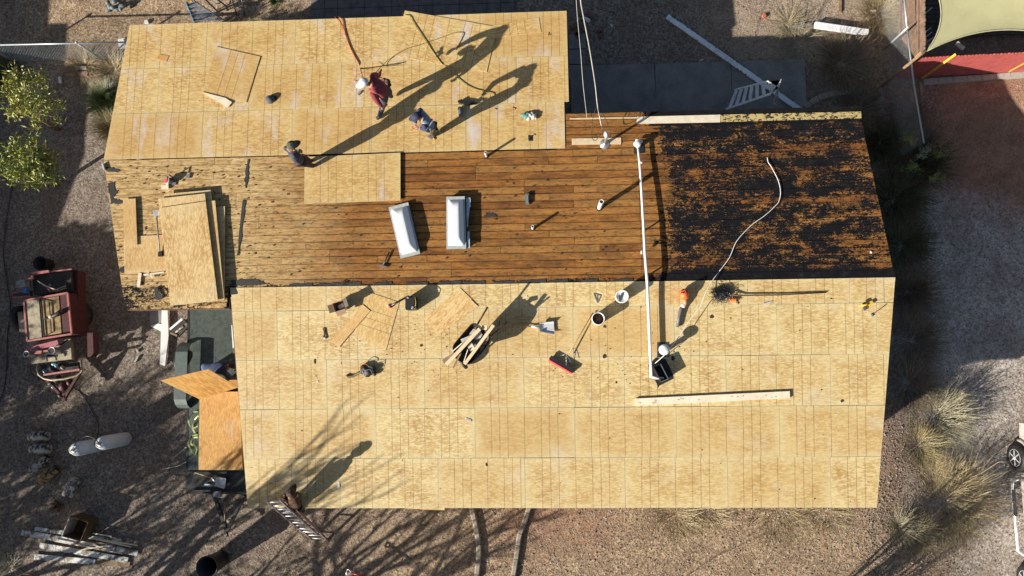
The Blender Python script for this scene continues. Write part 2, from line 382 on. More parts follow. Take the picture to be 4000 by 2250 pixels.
k0 = G(1215, 80); k1 = G(2010, 60)
nxp = 15; wx = (k1.x-k0.x)/nxp
for i in range(nxp):
    for j in range(5):
        x = k0.x+i*wx; y = k0.y-.9+j*.41
        MB().prism([(x+.006, y+.006, GZ-.01), (x+wx-.006, y+.006, GZ-.01), (x+wx-.006, y+.40, GZ-.01), (x+.006, y+.40, GZ-.01)], (0, 0, .055+random.random()*.006)).build('paver', DARKP, pv)
bk = G(2300, 90)
for i in range(9):
    MB().box((bk.x+random.uniform(-.45, .45), bk.y+random.uniform(-.45, .3), GZ+.04), (.2, .1, .06), random.uniform(0, 3)).build('paver', BRICKM, pv)
# concrete curbs
def curb(name, px, w, h, label, seg=.6, mat=None):
    pts = [G(x, y) for x, y in px]; P = []
    for i in range(len(pts)-1):
        L = (pts[i+1]-pts[i]).length; n = max(1, int(L/.1)); P += [pts[i].lerp(pts[i+1], j/n) for j in range(n)]
    P.append(pts[-1]); prof = [(-w/2, -.02), (-w/2, h*.8), (-w*.3, h), (w*.3, h), (w/2, h*.8), (w/2, -.02)]
    per = max(2, int(seg/.1)); root = None; i = 0; first = True
    root = thing(name, label, 'curb', (P[0].x, P[0].y, GZ))
    while i < len(P)-1:
        q = P[i:i+per+1]; vs = []; n = len(q)
        for a_, pt_ in enumerate(q):
            j = i+a_; d = (P[min(j+1, len(P)-1)]-P[max(j-1, 0)]).normalized(); u = Vector((d.y, -d.x, 0))
            sh = .008*d if a_ == 0 else (-.008*d if a_ == n-1 else d*0)
            for o_, hh in prof: vs.append(pt_+sh+u*o_+Vector((0, 0, hh)))
        k = len(prof); fs = [(a_*k+b_, (a_+1)*k+b_, (a_+1)*k+b_+1, a_*k+b_+1) for a_ in range(n-1) for b_ in range(k-1)]
        fs += [tuple(range(k)), tuple((n-1)*k+b_ for b_ in range(k-1, -1, -1))]
        MB().add(vs, fs).build('curb_stone', mat or CONC2, root); i += per
def arc(pts, n=8):
    """Catmull-Rom through pixel points"""
    out = []; P = [pts[0]]+list(pts)+[pts[-1]]
    for i in range(1, len(P)-2):
        for k in range(n):
            t = k/n; a_, b_, c, d = P[i-1], P[i], P[i+1], P[i+2]
            out.append(tuple(.5*((2*b_[j])+(-a_[j]+c[j])*t+(2*a_[j]-5*b_[j]+4*c[j]-d[j])*t*t+(-a_[j]+3*b_[j]-3*c[j]+d[j])*t**3) for j in range(len(b_))))
    out.append(tuple(pts[-1])); return out
curb('garden_curb', arc([(1838, 1960), (1850, 2010), (1866, 2090), (1872, 2160), (1862, 2260)]), .14, .11, 'curved concrete garden curb left of the entry path, below the front eave', mat=CONC2)
curb('garden_curb', arc([(2073, 1960), (2052, 2030), (2030, 2090), (2018, 2170), (2003, 2260)]), .14, .11, 'curved concrete garden curb right of the entry path, below the front eave', mat=CONC2)
curb('garden_curb', arc([(3142, 424), (3180, 395), (3240, 372), (3320, 362)]), .17, .1, 'curved low concrete curb leading off the corner of the back patio')
curb('garden_curb', [(3594, 320), (3600, 400), (3612, 560)], .07, .05, 'thin straight concrete strip running down from the red fence corner')
# gravel stones catching the low sun
def pebbles(name, n, regions, smin, smax, mat, label):
    P = []
    for (x0, y0, x1, y1, w) in regions:
        k = int(n*w); xs = RNG.uniform(x0, x1, k); ys = RNG.uniform(y0, y1, k)
        d = np.stack([(xs-2000)/FPX, -(ys-1125)/FPX, -np.ones(k)], 1) @ RW; tt = (GZ-CAM[2])/d[:, 2]; q_ = CAM+d*tt[:, None]
        for _ in range(6): tt = (gz(q_[:, 0], q_[:, 1])-CAM[2])/d[:, 2]; q_ = CAM+d*tt[:, None]
        P.append(q_)
    P = np.concatenate(P); n = len(P); s = RNG.uniform(smin, smax, n)*RNG.uniform(.7, 1.3, n)
    base = np.array([(1, 0, 0), (.2, .9, 0), (-.9, .3, 0), (-.3, -.9, 0), (.6, -.6, 0), (0, 0, .75)])
    ang = RNG.uniform(0, 2*PI, n); c, sn = np.cos(ang), np.sin(ang)
    bv = base[None]*(1+RNG.uniform(-.3, .3, (n, 6, 1)))
    X = (bv[..., 0]*c[:, None]-bv[..., 1]*sn[:, None]*.8)*s[:, None]+P[:, :1]; Y = (bv[..., 0]*sn[:, None]+bv[..., 1]*c[:, None]*.8)*s[:, None]+P[:, 1:2]
    Z = bv[..., 2]*s[:, None]+P[:, 2:3]-.002
    Vv = np.stack([X, Y, Z], 2).reshape(-1, 3); F = np.array([(0, 1, 5), (1, 2, 5), (2, 3, 5), (3, 4, 5), (4, 0, 5)])
    F = (F[None]+(np.arange(n)*6)[:, None, None]).reshape(-1, 3)
    o = np_mesh(name, Vv, F, 3, mat, origin=(0, 0, GZ), matidx=np.repeat(RNG.integers(0, len(mat), n), 5)); return tag(o, label, kind='stuff')
gm = [flat('stone_a', (.30, .24, .18), .9), flat('stone_b', (.23, .165, .115), .9), flat('stone_c', (.36, .31, .25), .9), flat('stone_d', (.16, .12, .09), .9)]
pebbles('gravel', 52000, [(3400, 1450, 4010, 2260, .20), (1900, 1950, 3500, 2260, .22), (1000, 1950, 1900, 2260, .10), (0, 1000, 960, 2260, .12), (3450, 300, 4010, 1450, .12), (0, -10, 2000, 200, .05), (2600, -10, 3600, 330, .09)], .011, .024, gm, 'loose gravel stones scattered over the yard')
pebbles('gravel', 2200, [(3400, 1450, 4010, 2260, .3), (1900, 1950, 3500, 2260, .3), (0, 200, 960, 2260, .25), (2600, -10, 3600, 330, .15)], .024, .042, gm, 'larger loose stones scattered over the yard')

# ---------------------------------------------------------------- house
house = thing('house', 'single-storey house with half-stripped low gable roof of new strand board and old planks', 'house', (0, 4.5, GZ))
HO = (0, 4.5, GZ)
def edgeL(y):  # left outline of the roof
    if y > 8.86: return -10.86+(y-8.86)*(-10.60+10.86)/3.65*0+ (y-8.86)*.095
    return None
pNW = N(508, 92); pWm = N(405, 625); pWb = N(405, 640); pSWl = N(487, 1208); pNE = N(2213, 37); pNEb = N(2222, 398)
def lerpx(a_, b_, y): return a_.x+(b_.x-a_.x)*(y-a_.y)/(b_.y-a_.y)
def xl_up(y): return lerpx(pWm, pNW, y)
def xl_pl(y): return lerpx(pSWl, pWb, y)
pR0 = N(3363, 460); pR1 = N(3497, 1086)
def xr_pl(y): return lerpx(pR1, pR0, y)
sL0 = S(968, 1987); sL1 = S(898, 1112); sR0 = S(3425, 1985); sR1 = S(3497, 1087)
def xl_s(y): return lerpx(sL0, sL1, y)
def xr_s(y): return lerpx(sR0, sR1, y)
def slab(poly, zf, h, th, name, mat, parent, uvo, uvd=(1, 0), tz=(0, 0), **kw):
    """poly: (x, y) corners; top face at zf + h"""
    p = [V(x, y, zf(x, y)+h+tz[0]*(x-poly[0][0])+tz[1]*(y-poly[0][1])) for x, y in poly]
    return MB().prism(p, (0, 0, -th)).build(name, mat, parent, uv=(uvo, uvd), **kw)
GAP = .0028
def sheet_row(y0, y1, xs, xl, xr, zf, mat, uo=None, h=0.):
    for i in range(len(xs)-1):
        a_, b_ = xs[i], xs[i+1]; g0 = GAP
        l0, l1 = (xl(y0), xl(y1)) if i == 0 else (a_+g0, a_+g0)
        r0, r1 = (xr(y0), xr(y1)) if i == len(xs)-2 else (b_-g0, b_-g0)
        hh = h+random.uniform(0, .004); sh = random.uniform(-.004, .004)
        u0 = (b_-2.443) if i == 0 else a_
        slab([(l0, y0+GAP+sh), (r0, y0+GAP+sh), (r1, y1-GAP+sh), (l1, y1-GAP+sh)], zf, hh, .011, 'osb_sheet', mat, house, (u0+random.uniform(-.03, .03), y0), tz=(random.uniform(-.001, .001), 0))
SX = lambda px, py: S(px, py).x
c = math.cos(.0963)
rows = [(0, 1.223, 1890, [1328, 1711.6, 2050.6, 2441.8, 2842.7, 3246]), (1.223, 2.446, 1690, [1089.5, 1469, 1855.6, 2246, 2642.3, 3044.8]),
        (2.446, 3.669, 1500, [1276.8, 1658.8, 2046.6, 2438.7, 2836.6, 3244.6]), (3.669, 4.892, 1300, [1082.7, 1465, 1850, 2238.7, 2633.5, 3035, 3425]),
        (4.892, 5.49, 1160, [1273.7, 1700, 2110, 2523, 2921, 3319.5])]
for r0, r1, py, ss in rows:
    xs = [-99]+[SX(s_, py) for s_ in ss]+[99]
    sheet_row(r0*c, r1*c, xs, xl_s, xr_s, zS, OSB)
NX = lambda px, py: N(px, py).x
xe = lambda y: lerpx(pNEb, pNE, y)
rowsN = [(11.29, 12.51, 165, [807.5, 1153, 1516, 1875], xe), (10.07, 11.29, 340, [619, 975, 1332, 1700.7, 2018], xe), (8.85, 10.07, 520, [790, 1140, 1451, 1820], lambda y: N(2206, 500).x)]
for r0, r1, py, ss, xr in rowsN:
    sheet_row(r0, r1, [-99]+[NX(s_, py) for s_ in ss]+[99], xl_up, xr, zN, OSB_UP)
# old plank deck: rows 0.187 m wide, joints on the 0.61 m rafter grid
PW = .187; ry = YR-3*PW; k = 0
xt = N(2499, 800).x
while ry < 9.74:
    y0, y1 = max(ry, 4.955), min(ry+PW, 9.76)
    xa = xl_pl((y0+y1)/2); xb = xr_pl((y0+y1)/2)
    if y1 < YR+.02: xb = sL1.x-.05+(YR-y1)*(-.07)
    if y0 > 8.80: xa = N(2175, 600).x
    js = []; x = xa+random.choice((1.22, 1.83, 2.44, 3.05)); x = round(x/.61)*.61
    while x < xb-.5:
        js.append(x); x += random.choice((1.22, 2.44, 3.05, 3.66, 4.27, 4.88))
    if xb > xt and 5.6 < y0 < 8.6: js = [j for j in js if abs(j-xt) > .7]+[xt]
    js = sorted(j for j in js if xa+.3 < j < xb-.3); e_ = [xa]+js+[xb]
    for i in range(len(e_)-1):
        fy = lambda y, kk: (xl_pl(y) if (i == 0 and y0 <= 8.80) else e_[0]+.0) if kk == 0 else (xr_pl(y) if xb > 5 else e_[-1])
        a0, a1 = (fy(y0, 0), fy(y1, 0)) if i == 0 else (e_[i]+.004, e_[i]+.004)
        b0, b1 = (fy(y0, 1), fy(y1, 1)) if i == len(e_)-2 else (e_[i+1]-.004, e_[i+1]-.004)
        w = random.uniform(.003, .0065)
        slab([(a0, y0+w), (b0, y0+w), (b1, y1-w), (a1, y1-w)], zN, -.0125+random.uniform(-.004, 0), .02, 'plank', PLANK, house, (0, 0))
    ry += PW; k += 1
# near-black slabs under the deck paint the dark seen through its joints
DARK = flat('dark_gap', (.02, .017, .014), .9, var=.1)
FASC = flat('fascia_brown', (.16, .075, .05), .8)
def under(poly, zf, name, mat, h=-.04, th=.05):
    slab(poly, zf, h, th, name, mat, house, (0, 0))
i_ = .03
under([(sL0.x+i_, .02), (sR0.x-i_, .02), (sR1.x-i_, YR-.02), (sL1.x+i_, YR-.02)], zS, 'joint_backing', DARK)
under([(xl_pl(4.95)+i_, 4.95), (sL1.x, 4.95), (sL1.x, YR), (pR1.x-i_, YR), (pR0.x-i_, 9.74), (NX(2205, 560)-.02, 9.74), (NX(2205, 560)-.02, 8.84), (xl_pl(8.84)+i_, 8.84)], zN, 'joint_backing', DARK, h=-.045)
under([(xl_up(8.87)+i_, 8.87), (NX(2203, 560)-.05, 8.87), (NX(2203, 560)-.05, 10.0), (xe(12.45)-i_, 10.05), (xe(12.45)-i_, 12.45), (xl_up(12.45)+i_, 12.45)], zN, 'joint_backing', DARK, h=-.02)
WHITEW = flat('painted_wood_white', (.66, .63, .58), .6, var=.12, sc=5)
# fascia boards hung under the sheet edges
def fascia(p0, p1, zf, mat=FASC, hh=.16, off=-.013):
    m = MB(); a_ = V(p0[0], p0[1], zf(*p0)+off-hh/2); b_ = V(p1[0], p1[1], zf(*p1)+off-hh/2)
    m.beam(a_, b_, .022, hh).build('fascia', mat, house)
fascia((sL0.x+.02, .02), (sR0.x-.02, .02), zS); fascia((sR0.x-.02, .05), (sR1.x-.02, YR), zS); fascia((sL0.x+.02, .05), (sL1.x+.02, 4.9), zS)
fascia((pR1.x-.02, YR+.02), (pR0.x-.02, 9.72), zN, off=-.06); fascia((pR0.x-.04, 9.74), (NX(2230, 560), 9.74), zN, off=-.06)
fascia((xl_up(8.9)+.02, 8.9), (xl_up(12.49)+.02, 12.49), zN); fascia((xl_up(12.49)+.04, 12.49), (xe(12.49)-.04, 12.49), zN); fascia((xe(12.4)-.02, 12.47), (xe(10)-.02, 10.1), zN)
fascia((xl_pl(4.95)+.02, 4.97), (xl_pl(8.8)+.02, 8.8), zN, off=-.06); fascia((xl_pl(4.95)+.04, 4.95), (sL1.x-.02, 4.95), zN, off=-.06)
# walls, doors and windows under the eaves
STUC = flat('stucco', (.42, .33, .24), .92, var=.1, sc=4, bump=.4)
GLASS = flat('window_glass', (.03, .035, .04), .08, var=.02)
def wall(x0, y0, x1, y1, zf):
    t_ = .15; n = math.hypot(x1-x0, y1-y0); ux, uy = (x1-x0)/n, (y1-y0)/n; nx_, ny_ = uy*t_, -ux*t_
    top_ = [zf(x0, y0)-.1, zf(x1, y1)-.1]
    vs = [(x0, y0, GZ-.05), (x1, y1, GZ-.05), (x1-nx_, y1-ny_, GZ-.05), (x0-nx_, y0-ny_, GZ-.05), (x0, y0, top_[0]), (x1, y1, top_[1]), (x1-nx_, y1-ny_, top_[1]), (x0-nx_, y0-ny_, top_[0])]
    MB().add(vs, [(3, 2, 1, 0), (4, 5, 6, 7), (0, 1, 5, 4), (1, 2, 6, 5), (2, 3, 7, 6), (3, 0, 4, 7)]).build('wall', STUC, house)
wall(-6.3, .62, 7.75, .62, zS); wall(7.75, .77, 8.15, YR-.0, lambda x, y: zS(x, y)-.05); wall(8.15, YR+.02, 7.7, 9.1, zN); wall(7.6, 9.2, 1.0, 9.2, zN); wall(.85, 9.2, .75, 11.9, zN)
wall(.65, 12.0, -10.0, 12.0, zN); wall(-10.15, 11.9, -10.3, 9, zN); wall(-10.3, 8.9, -9.7, 5.5, zN); wall(-9.6, 5.35, -6.75, 5.35, zN); wall(-6.75, 5.2, -6.35, .8, zS)
for (x, y, w_, ax) in ((-3.5, .62, 1.8, 0), (0.2, .62, 1.0, 0), (4.6, .62, 1.8, 0), (8.0, 3.0, 1.2, 1), (-4, 12.0, 1.5, 2), (4.5, 9.2, 1.4, 2), (-8.5, 12, 1.2, 2)):
    s_ = -1 if ax == 0 else 1; zc = GZ+1.45
    d = (w_, .06, 1.1) if ax != 1 else (.06, w_, 1.1)
    wo = MB().box((x+(.02 if ax == 1 else 0), y+(0 if ax == 1 else s_*.02), zc), d).build('window', WHITEW, house)
    d2 = (w_-.14, .03, .95) if ax != 1 else (.03, w_-.14, .95)
    MB().box((x+(.045 if ax == 1 else 0), y+(0 if ax == 1 else s_*.045), zc), d2).build('pane', GLASS, wo)
dr = MB().box((2.2, .61, GZ+1.03), (.95, .06, 2.06)).build('door', flat('door_brown', (.12, .06, .035), .5), house)
MB().ball((2.58, .56, GZ+1.0), .03).build('handle', flat('brass', (.4, .3, .1), .3, 1), dr)
# trim boards on the right-hand north eave
LUMB = flat('new_lumber', (.66, .53, .34), .6, var=.12, sc=6, bump=.2)
LUMP = flat('new_pale_lumber', (.74, .65, .50), .6, var=.1, sc=6, bump=.2)
def spotted():
    t = NT('tar_spotted_board'); ob = t.obj(); n = t.noise(t.mapping(ob, (7, 12, 7)), 1.3, 3, .6, 1.)
    col = t.mix(t.ramp(n, [(.52, 0.), (.55, .95)]), (.52, .40, .17), (.02, .02, .015)); t.base(col, .6); return t.m
SPOT = spotted()
def npoly(px, h=0): return [(q.x, q.y) for q in (N(x, y, h) for x, y in px)]
slab(npoly([(2488, 456), (2813, 448), (2813, 477), (2488, 483)]), zN, .004, .02, 'trim_board', LUMP, house, (0, 0))
slab(npoly([(2815, 448), (3363, 436), (3365, 461), (2815, 476)]), zN, .006, .02, 'trim_board', SPOT, house, (0, 0))
slab(npoly([(2234, 541), (2426, 538), (2426, 563), (2234, 565)]), zN, .006, .02, 'trim_board', LUMB, house, (0, 0))
slab(npoly([(2226, 461), (2487, 457), (2487, 462), (2226, 466)]), zN, .004, .02, 'trim_board', LUMB, house, (0, 0))
# strip of old felt left along the ridge and dark seam of the left wing
FELT = flat('old_felt', (.035, .033, .033), .75, var=.3, sc=5, bump=.6)
def scrap_poly(px, jit=.012, zf=None, P=N, sub=5):
    q = [P(x, y) for x, y in px]; out = []
    for i in range(len(q)):
        a_, b_ = q[i], q[(i+1) % len(q)]
        for k in range(sub):
            r = a_.lerp(b_, k/sub); out.append((r.x+random.uniform(-jit, jit), r.y+random.uniform(-jit, jit)))
    return out
for k in range(12):
    x0 = 1120+k*115+random.uniform(-20, 20); w_ = random.uniform(60, 118); yb = 1116-(x0-1120)*.0135
    slab(scrap_poly([(x0, yb-7), (x0+w_, yb-9-random.uniform(0, 5)), (x0+w_, yb), (x0, yb+1)], .01, sub=8), zN, -.003, .006, 'felt_scrap', FELT, house, (0, 0))
for px in ([(902, 1095), (925, 1094), (1000, 1090), (1055, 1112), (905, 1118)], [(420, 716), (445, 712), (455, 755), (440, 775), (480, 782), (470, 797), (432, 795)], [(964, 625), (972, 622), (969, 700), (960, 735), (955, 700)], [(950, 780), (958, 782), (935, 990), (925, 1000)], [(470, 1045), (484, 1040), (486, 1064), (465, 1062)], [(1900, 832), (1935, 834), (1940, 846), (1885, 848)], [(411, 650), (470, 664), (462, 671), (415, 668)]):
    slab(scrap_poly(px, .02, sub=7), zN, -.003, .006, 'felt_scrap', FELT, house, (0, 0))
# lifted sheet over the joint of planks and upper deck, and other loose sheets
def loose(name, px, P, zf, h, label, mat=OSB, cat='board', uvd=None, th=.011, tz=(0, 0), group=None, sink=0):
    q = [P(x, y, h) for x, y in px]; poly = [(v.x, v.y) for v in q]
    d = uvd or (poly[1][0]-poly[0][0], poly[1][1]-poly[0][1])
    p = [V(x, y, zf(x, y)+h+tz[0]*(x-poly[0][0])+tz[1]*(y-poly[0][1])) for x, y in poly]
    return MB().prism(p, (0, 0, -th)).build(name, mat, None, label, cat, group, uv=(poly[0], d))
loose('osb_sheet', [(1190, 613), (1564, 596.5), (1564, 783), (1188, 796)], N, zN, .045, 'lone full strand-board sheet lying on the old planks beside the dark-clad worker', OSB_UP)
loose('osb_sheet', [(1581, 41), (1943, 105), (1901, 281), (1537, 216)], N, zN, .018, 'skewed full strand-board sheet overhanging the back edge under the worker shadow', OSB_UP)
loose('osb_offcut', [(1925, 100), (2105, 69), (2113, 124), (1925, 149)], N, zN, .012, 'narrow strand-board strip lying right of the skewed sheet near the back edge', OSB_UP)
loose('osb_offcut', [(846, 182), (1017, 221), (963, 400), (790, 358)], N, zN, .02, 'square half sheet of strand board lying tilted on the upper roof', OSB_UP)
loose('wood_wedge', [(789, 359), (880, 382), (906, 399), (889, 420)], N, zN, .045, 'pale pointed wooden wedge touching the tilted half sheet', LUMP, th=.02)
loose('osb_offcut', [(622, 212), (660, 217), (650, 241), (612, 228)], N, zN, .014, 'tiny orange rectangular offcut near the upper left roof edge', OSB_ORANGE)
# ---------------------------------------------------------------- things on the roof
BLACK = flat('black_rubber', (.018, .018, .019), .55, var=.15); BLACKP = flat('black_plastic', (.03, .03, .032), .35, var=.1)
WHITEP = flat('white_plastic', (.78, .78, .77), .35, var=.05); GREYP = flat('grey_plastic', (.20, .21, .22), .4)
STEEL = flat('galvanised_steel', (.42, .44, .46), .35, .7, var=.08, sc=14); ALU = flat('aluminium', (.66, .67, .68), .45, .35, var=.06, sc=10)
RED = flat('red_paint', (.48, .03, .03), .45); ORANGE = flat('orange_plastic', (.75, .16, .03), .4, var=.06); YEL = flat('yellow_plastic', (.70, .46, .03), .45)
WOODH = flat('ash_handle', (.42, .27, .12), .5, var=.15, sc=20); RUSTW = flat('weathered_wood', (.24, .16, .09), .8, var=.3, sc=12)
DOME = flat('acrylic_dome', (.80, .83, .86), .18, var=.02); DOME2 = flat('frosted_flange', (.42, .55, .66), .3, var=.06)
TARB = flat('tar_black', (.02, .02, .021), .45, var=.4, sc=14, bump=.5); CARD = flat('cardboard', (.36, .24, .14), .85, var=.1)
def surf(P, zf):
    return (lambda x, y, h=0: P(x, y, h))
def beam_px(name, a_, b_, w, th, P, mat, label=None, cat=None, group=None, parent=None):
    A_ = P(*a_); B_ = P(*b_); return MB().beam(A_, B_, w, th).build(name, mat, parent, label, cat, group)
def px_poly_prism(name, px, h, th, P, mat, parent=None, **kw):
    return MB().prism([P(x, y, h) for x, y in px], (0, 0, -th)).build(name, mat, parent, **kw)
def tube_px(name, pts, r, P, mat, n=8, parent=None, sub=6, **kw):
    c3 = arc([tuple(P(*p)) for p in pts], sub) if sub > 1 else [tuple(P(*p)) for p in pts]
    return MB().tube(c3, r, n).build(name, mat, parent, **kw)
# service mast
b = N(2362, 563)
t = thing('service_mast', 'grey electric service mast with rounded weatherhead near the back eave', 'mast', b)
MB().tube([b-V(0, 0, .02), b+V(0, 0, .62)], .032, 12).build('conduit', STEEL, t)
MB().lathe(b, [(.13, -.0), (.12, .012), (.05, .05), (.036, .09)], 16).build('flashing', STEEL, t)
hd = MB(); hd.ball(b+V(-.02, .03, .68), (.062, .085, .085), 12); hd.build('weatherhead', ALU, t)
top_ = b+V(-.02, .08, .68)
wp = [N(2268, -60, 5.2), N(2268, 0, 4.9), N(2281, 75, 4.2), N(2303, 190, 3.1), N(2325, 330, 1.7), N(2334, 412, 1.05), N(2352, 505, .78)]
tag(MB().tube(arc([tuple(p) for p in wp], 5), .013, 6).build('power_cable', flat('cable_grey', (.45, .44, .42), .5)), 'thick twisted overhead power cable running up from the service mast', 'cable')
for i, pts in enumerate(([(2334, 412, 1.05), (2320, 445, .8), (2313, 490, .5), (2313, 535, .4), (2325, 549, .45), (2345, 528, .62), (2352, 520, .7)], [(2334, 412, 1.05), (2358, 450, .8), (2373, 485, .55), (2385, 520, .45), (2383, 536, .45), (2372, 522, .6), (2358, 518, .7)], [(2334, 412, 1.05), (2345, 470, .85), (2350, 500, .8), (2355, 518, .7)])):
    tube_px('drip_loop', pts, .008, N, BLACKP, 6, t)
tube_px('phone_cable', [(2249, -40, 3.0), (2255, 60, 2.2), (2268, 200, 1.0), (2278, 330, .3), (2293, 462, .04)], .007, N, flat('cable_grey', (1, 1, 1)), 5, label='thin slack cable hanging left of the twisted power cable', cat='cable')
# vent pipes
def vent(px, py, h, r, label, tilt=(0, 0)):
    b = N(px, py); t = thing('vent_pipe', label, 'vent pipe', b, 'white plumbing vents through the old planks'); q = b+V(tilt[0], tilt[1], h)
    m = MB(); m.tube([b-V(0, 0, .02), q], r, 14, cap=False); m.tube([q, b+V(0, 0, h*.3)], r*.78, 14, cap=False); m.build('pipe', WHITEP, t)
    MB().tube([b+V(0, 0, h*.3), b+V(0, 0, h*.3+.01)], r*.77, 14).build('bore', BLACK, t)
    m = MB(); k0 = len(m.v)
    vs = [q+V(math.cos(2*PI*j/14)*rr, math.sin(2*PI*j/14)*rr, .001) for rr in (r*.78, r) for j in range(14)]
    m.add(vs, [(j, (j+1) % 14, 14+(j+1) % 14, 14+j) for j in range(14)]); m.build('rim', WHITEP, t)
    m = MB(); m.lathe(b, [(r*1.5, -.01), (r*1.4, .01), (r*1.05, .03)], 12, cap=False); m.build('collar', TARB, t)
vent(2341, 812, .70, .055, 'taller white vent pipe standing left of the long white pipe')
vent(2081, 893, .30, .035, 'short white vent pipe standing by itself in the old planks')
vent(1900, 611, .36, .032, 'thin white vent pipe at the lower edge of the upper sheets')
def pj(p):
    q = RW @ (np.array(p)-CAM); return 2000+FPX*q[0]/-q[2], 1125-FPX*q[1]/-q[2]
# flue flashing and the long white pipe
b = N(2492, 580)
t = thing('flue_vent', 'white elbowed flue on a dark flashing at the upper end of the long pipe', 'vent', b)
slab(npoly([(2476, 548), (2512, 546), (2516, 598), (2476, 600)]), zN, .004, .008, 'flashing', TARB, None, (0, 0)).parent = None
o = bpy.data.objects['flashing.001'] if 'flashing.001' in bpy.data.objects else bpy.data.objects['flashing']
o.location = Vector(o.location)-b; o.parent = t
m = MB(); m.tube([N(2492, 572), N(2492, 572)+V(0, 0, .2)], .06, 14); m.ball(N(2490, 562, .2), (.10, .09, .05), 12); m.build('elbow', WHITEP, t)
m = MB(); m.tube([N(2483, 548, .1), N(2510, 553, .14)], .035, 10); m.build('fitting', WHITEP, t)
t = thing('long_white_pipe', 'long white pipe running down the roof from the flue to the black duct', 'pipe', N(2545, 1470))
pp = [N(2491, 566, .17), N(2499, 640, .17), N(2507, 760, .20), N(2514, 880, .23), N(2519, 985, .24), N(2528, 1095, .23), S(2533, 1200, .21), S(2541, 1400, .2), S(2544, 1474, .2)]
MB().tube([tuple(p) for p in pp], [.028, .03, .032, .033, .034, .036, .037, .037, .037], 12).build('pipe', WHITEP, t)
MB().tube([S(2540, 1470, .2), S(2562, 1476, .19), S(2592, 1478, .14)], .033, 10).build('elbow', WHITEP, t)
for px, py, P in ((2502, 635, N), (2513, 985, N)):
    o_ = 5 if py < 800 else -5
    m = MB(); m.tube([P(px-4, py, .18), P(px+(9 if py < 800 else -8), py, .17)], .028 if py < 800 else .05, 10); m.build('coupling', WHITEP, t)
for py in (700, 900, 1080):
    q = N(2505+(py-700)*.055, py, .1); MB().beam(q-V(0, 0, .1), q+V(0, 0, .1), .03, .03).build('strut', WHITEP, t)
tube_px('coax_cable', [(2997, 615), (3001, 634), (3013, 652), (3040, 705), (3049, 750), (3044, 782), (3033, 800), (2990, 840), (2935, 880), (2878, 942), (2850, 1005), (2810, 1060)], .0085, lambda x, y, h=.02: N(x, y, .02), WHITEP, 6, label='white cable snaking over the tarred planks towards the ridge', cat='cable')
tube_px('coax_cable', [(2810, 1060, .02), (2772, 1112, .12), (2748, 1165, .2), (2735, 1200, .22), (2722, 1215, .22), (2680, 1272, .24), (2645, 1325, .25), (2612, 1368, .42), (2590, 1392, .3), (2556, 1422, .16)], .0085, S, WHITEP, 6, sub=2, label='white cable crossing the new sheets to the domed vent', cat='cable')
# domed flue and open black duct with its flashing
b = S(2592, 1372)
t = thing('domed_vent', 'white domed vent cap on a dark square flashing', 'roof vent', b)
px_poly_prism('flashing', [(2567, 1338), (2613, 1336), (2615, 1394), (2567, 1397)], .012, .012, S, flat('blue_black_tar', (.035, .045, .065), .4, var=.4, sc=16, bump=.5), t)
MB().tube([b, b+V(0, 0, .42)], .06, 14).build('pipe', STEEL, t)
c_ = S(2595, 1366, .42); MB().lathe(c_, [(.125, -.03), (.13, .0), (.115, .03), (.07, .06), (.001, .075)], 20, axis=(-.1, -.1, 1)).build('cap', WHITEP, t)
b = S(2580, 1455)
t = thing('open_duct', 'open black square duct with a torn tar skirt below the domed vent', 'duct', b)
px_poly_prism('tar_skirt', [(2531, 1428), (2560, 1398), (2600, 1402), (2628, 1460), (2630, 1480), (2575, 1507), (2570, 1515), (2566, 1500)], .012, .012, S, TARB, t)
qs = [S(x, y) for x, y in ((2547, 1428), (2575, 1420), (2604, 1478), (2580, 1490), (2550, 1470))]
qs = [S(2546, 1432), S(2573, 1421), S(2603, 1479), S(2576, 1490)]
m = MB()
for i in range(4):
    a_, c_ = qs[i], qs[(i+1) % 4]; m.beam(a_+V(0, 0, .13), c_+V(0, 0, .13), .018, .28)
m.build('duct_wall', BLACKP, t); MB().prism([q+V(0, 0, .02) for q in qs], (0, 0, .01)).build('duct_floor', BLACK, t)
m = MB()
for i in (1, 2): m.beam(qs[i]+V(0, 0, .275), qs[(i+1) % 4]+V(0, 0, .275), .014, .01)
m.build('lip', STEEL, t)
px_poly_prism('roof_hole', [(2576, 1216), (2604, 1218), (2605, 1240), (2577, 1236)], .003, .003, S, BLACK, label='black square vent hole cut in the sheets beside the long pipe', cat='hole')
px_poly_prism('roof_hole', [(2063, 527), (2082, 528), (2083, 550), (2064, 550)], .003, .003, N, BLACK, label='black square vent hole cut near the right end of the upper sheets', cat='hole')
tube_px('copper_loop', [(2066, 546, .02), (2072, 530, .05), (2080, 532, .04)], .008, N, BLACKP, 6, label='small dark wire loop sticking out of the upper square hole', cat='wire')
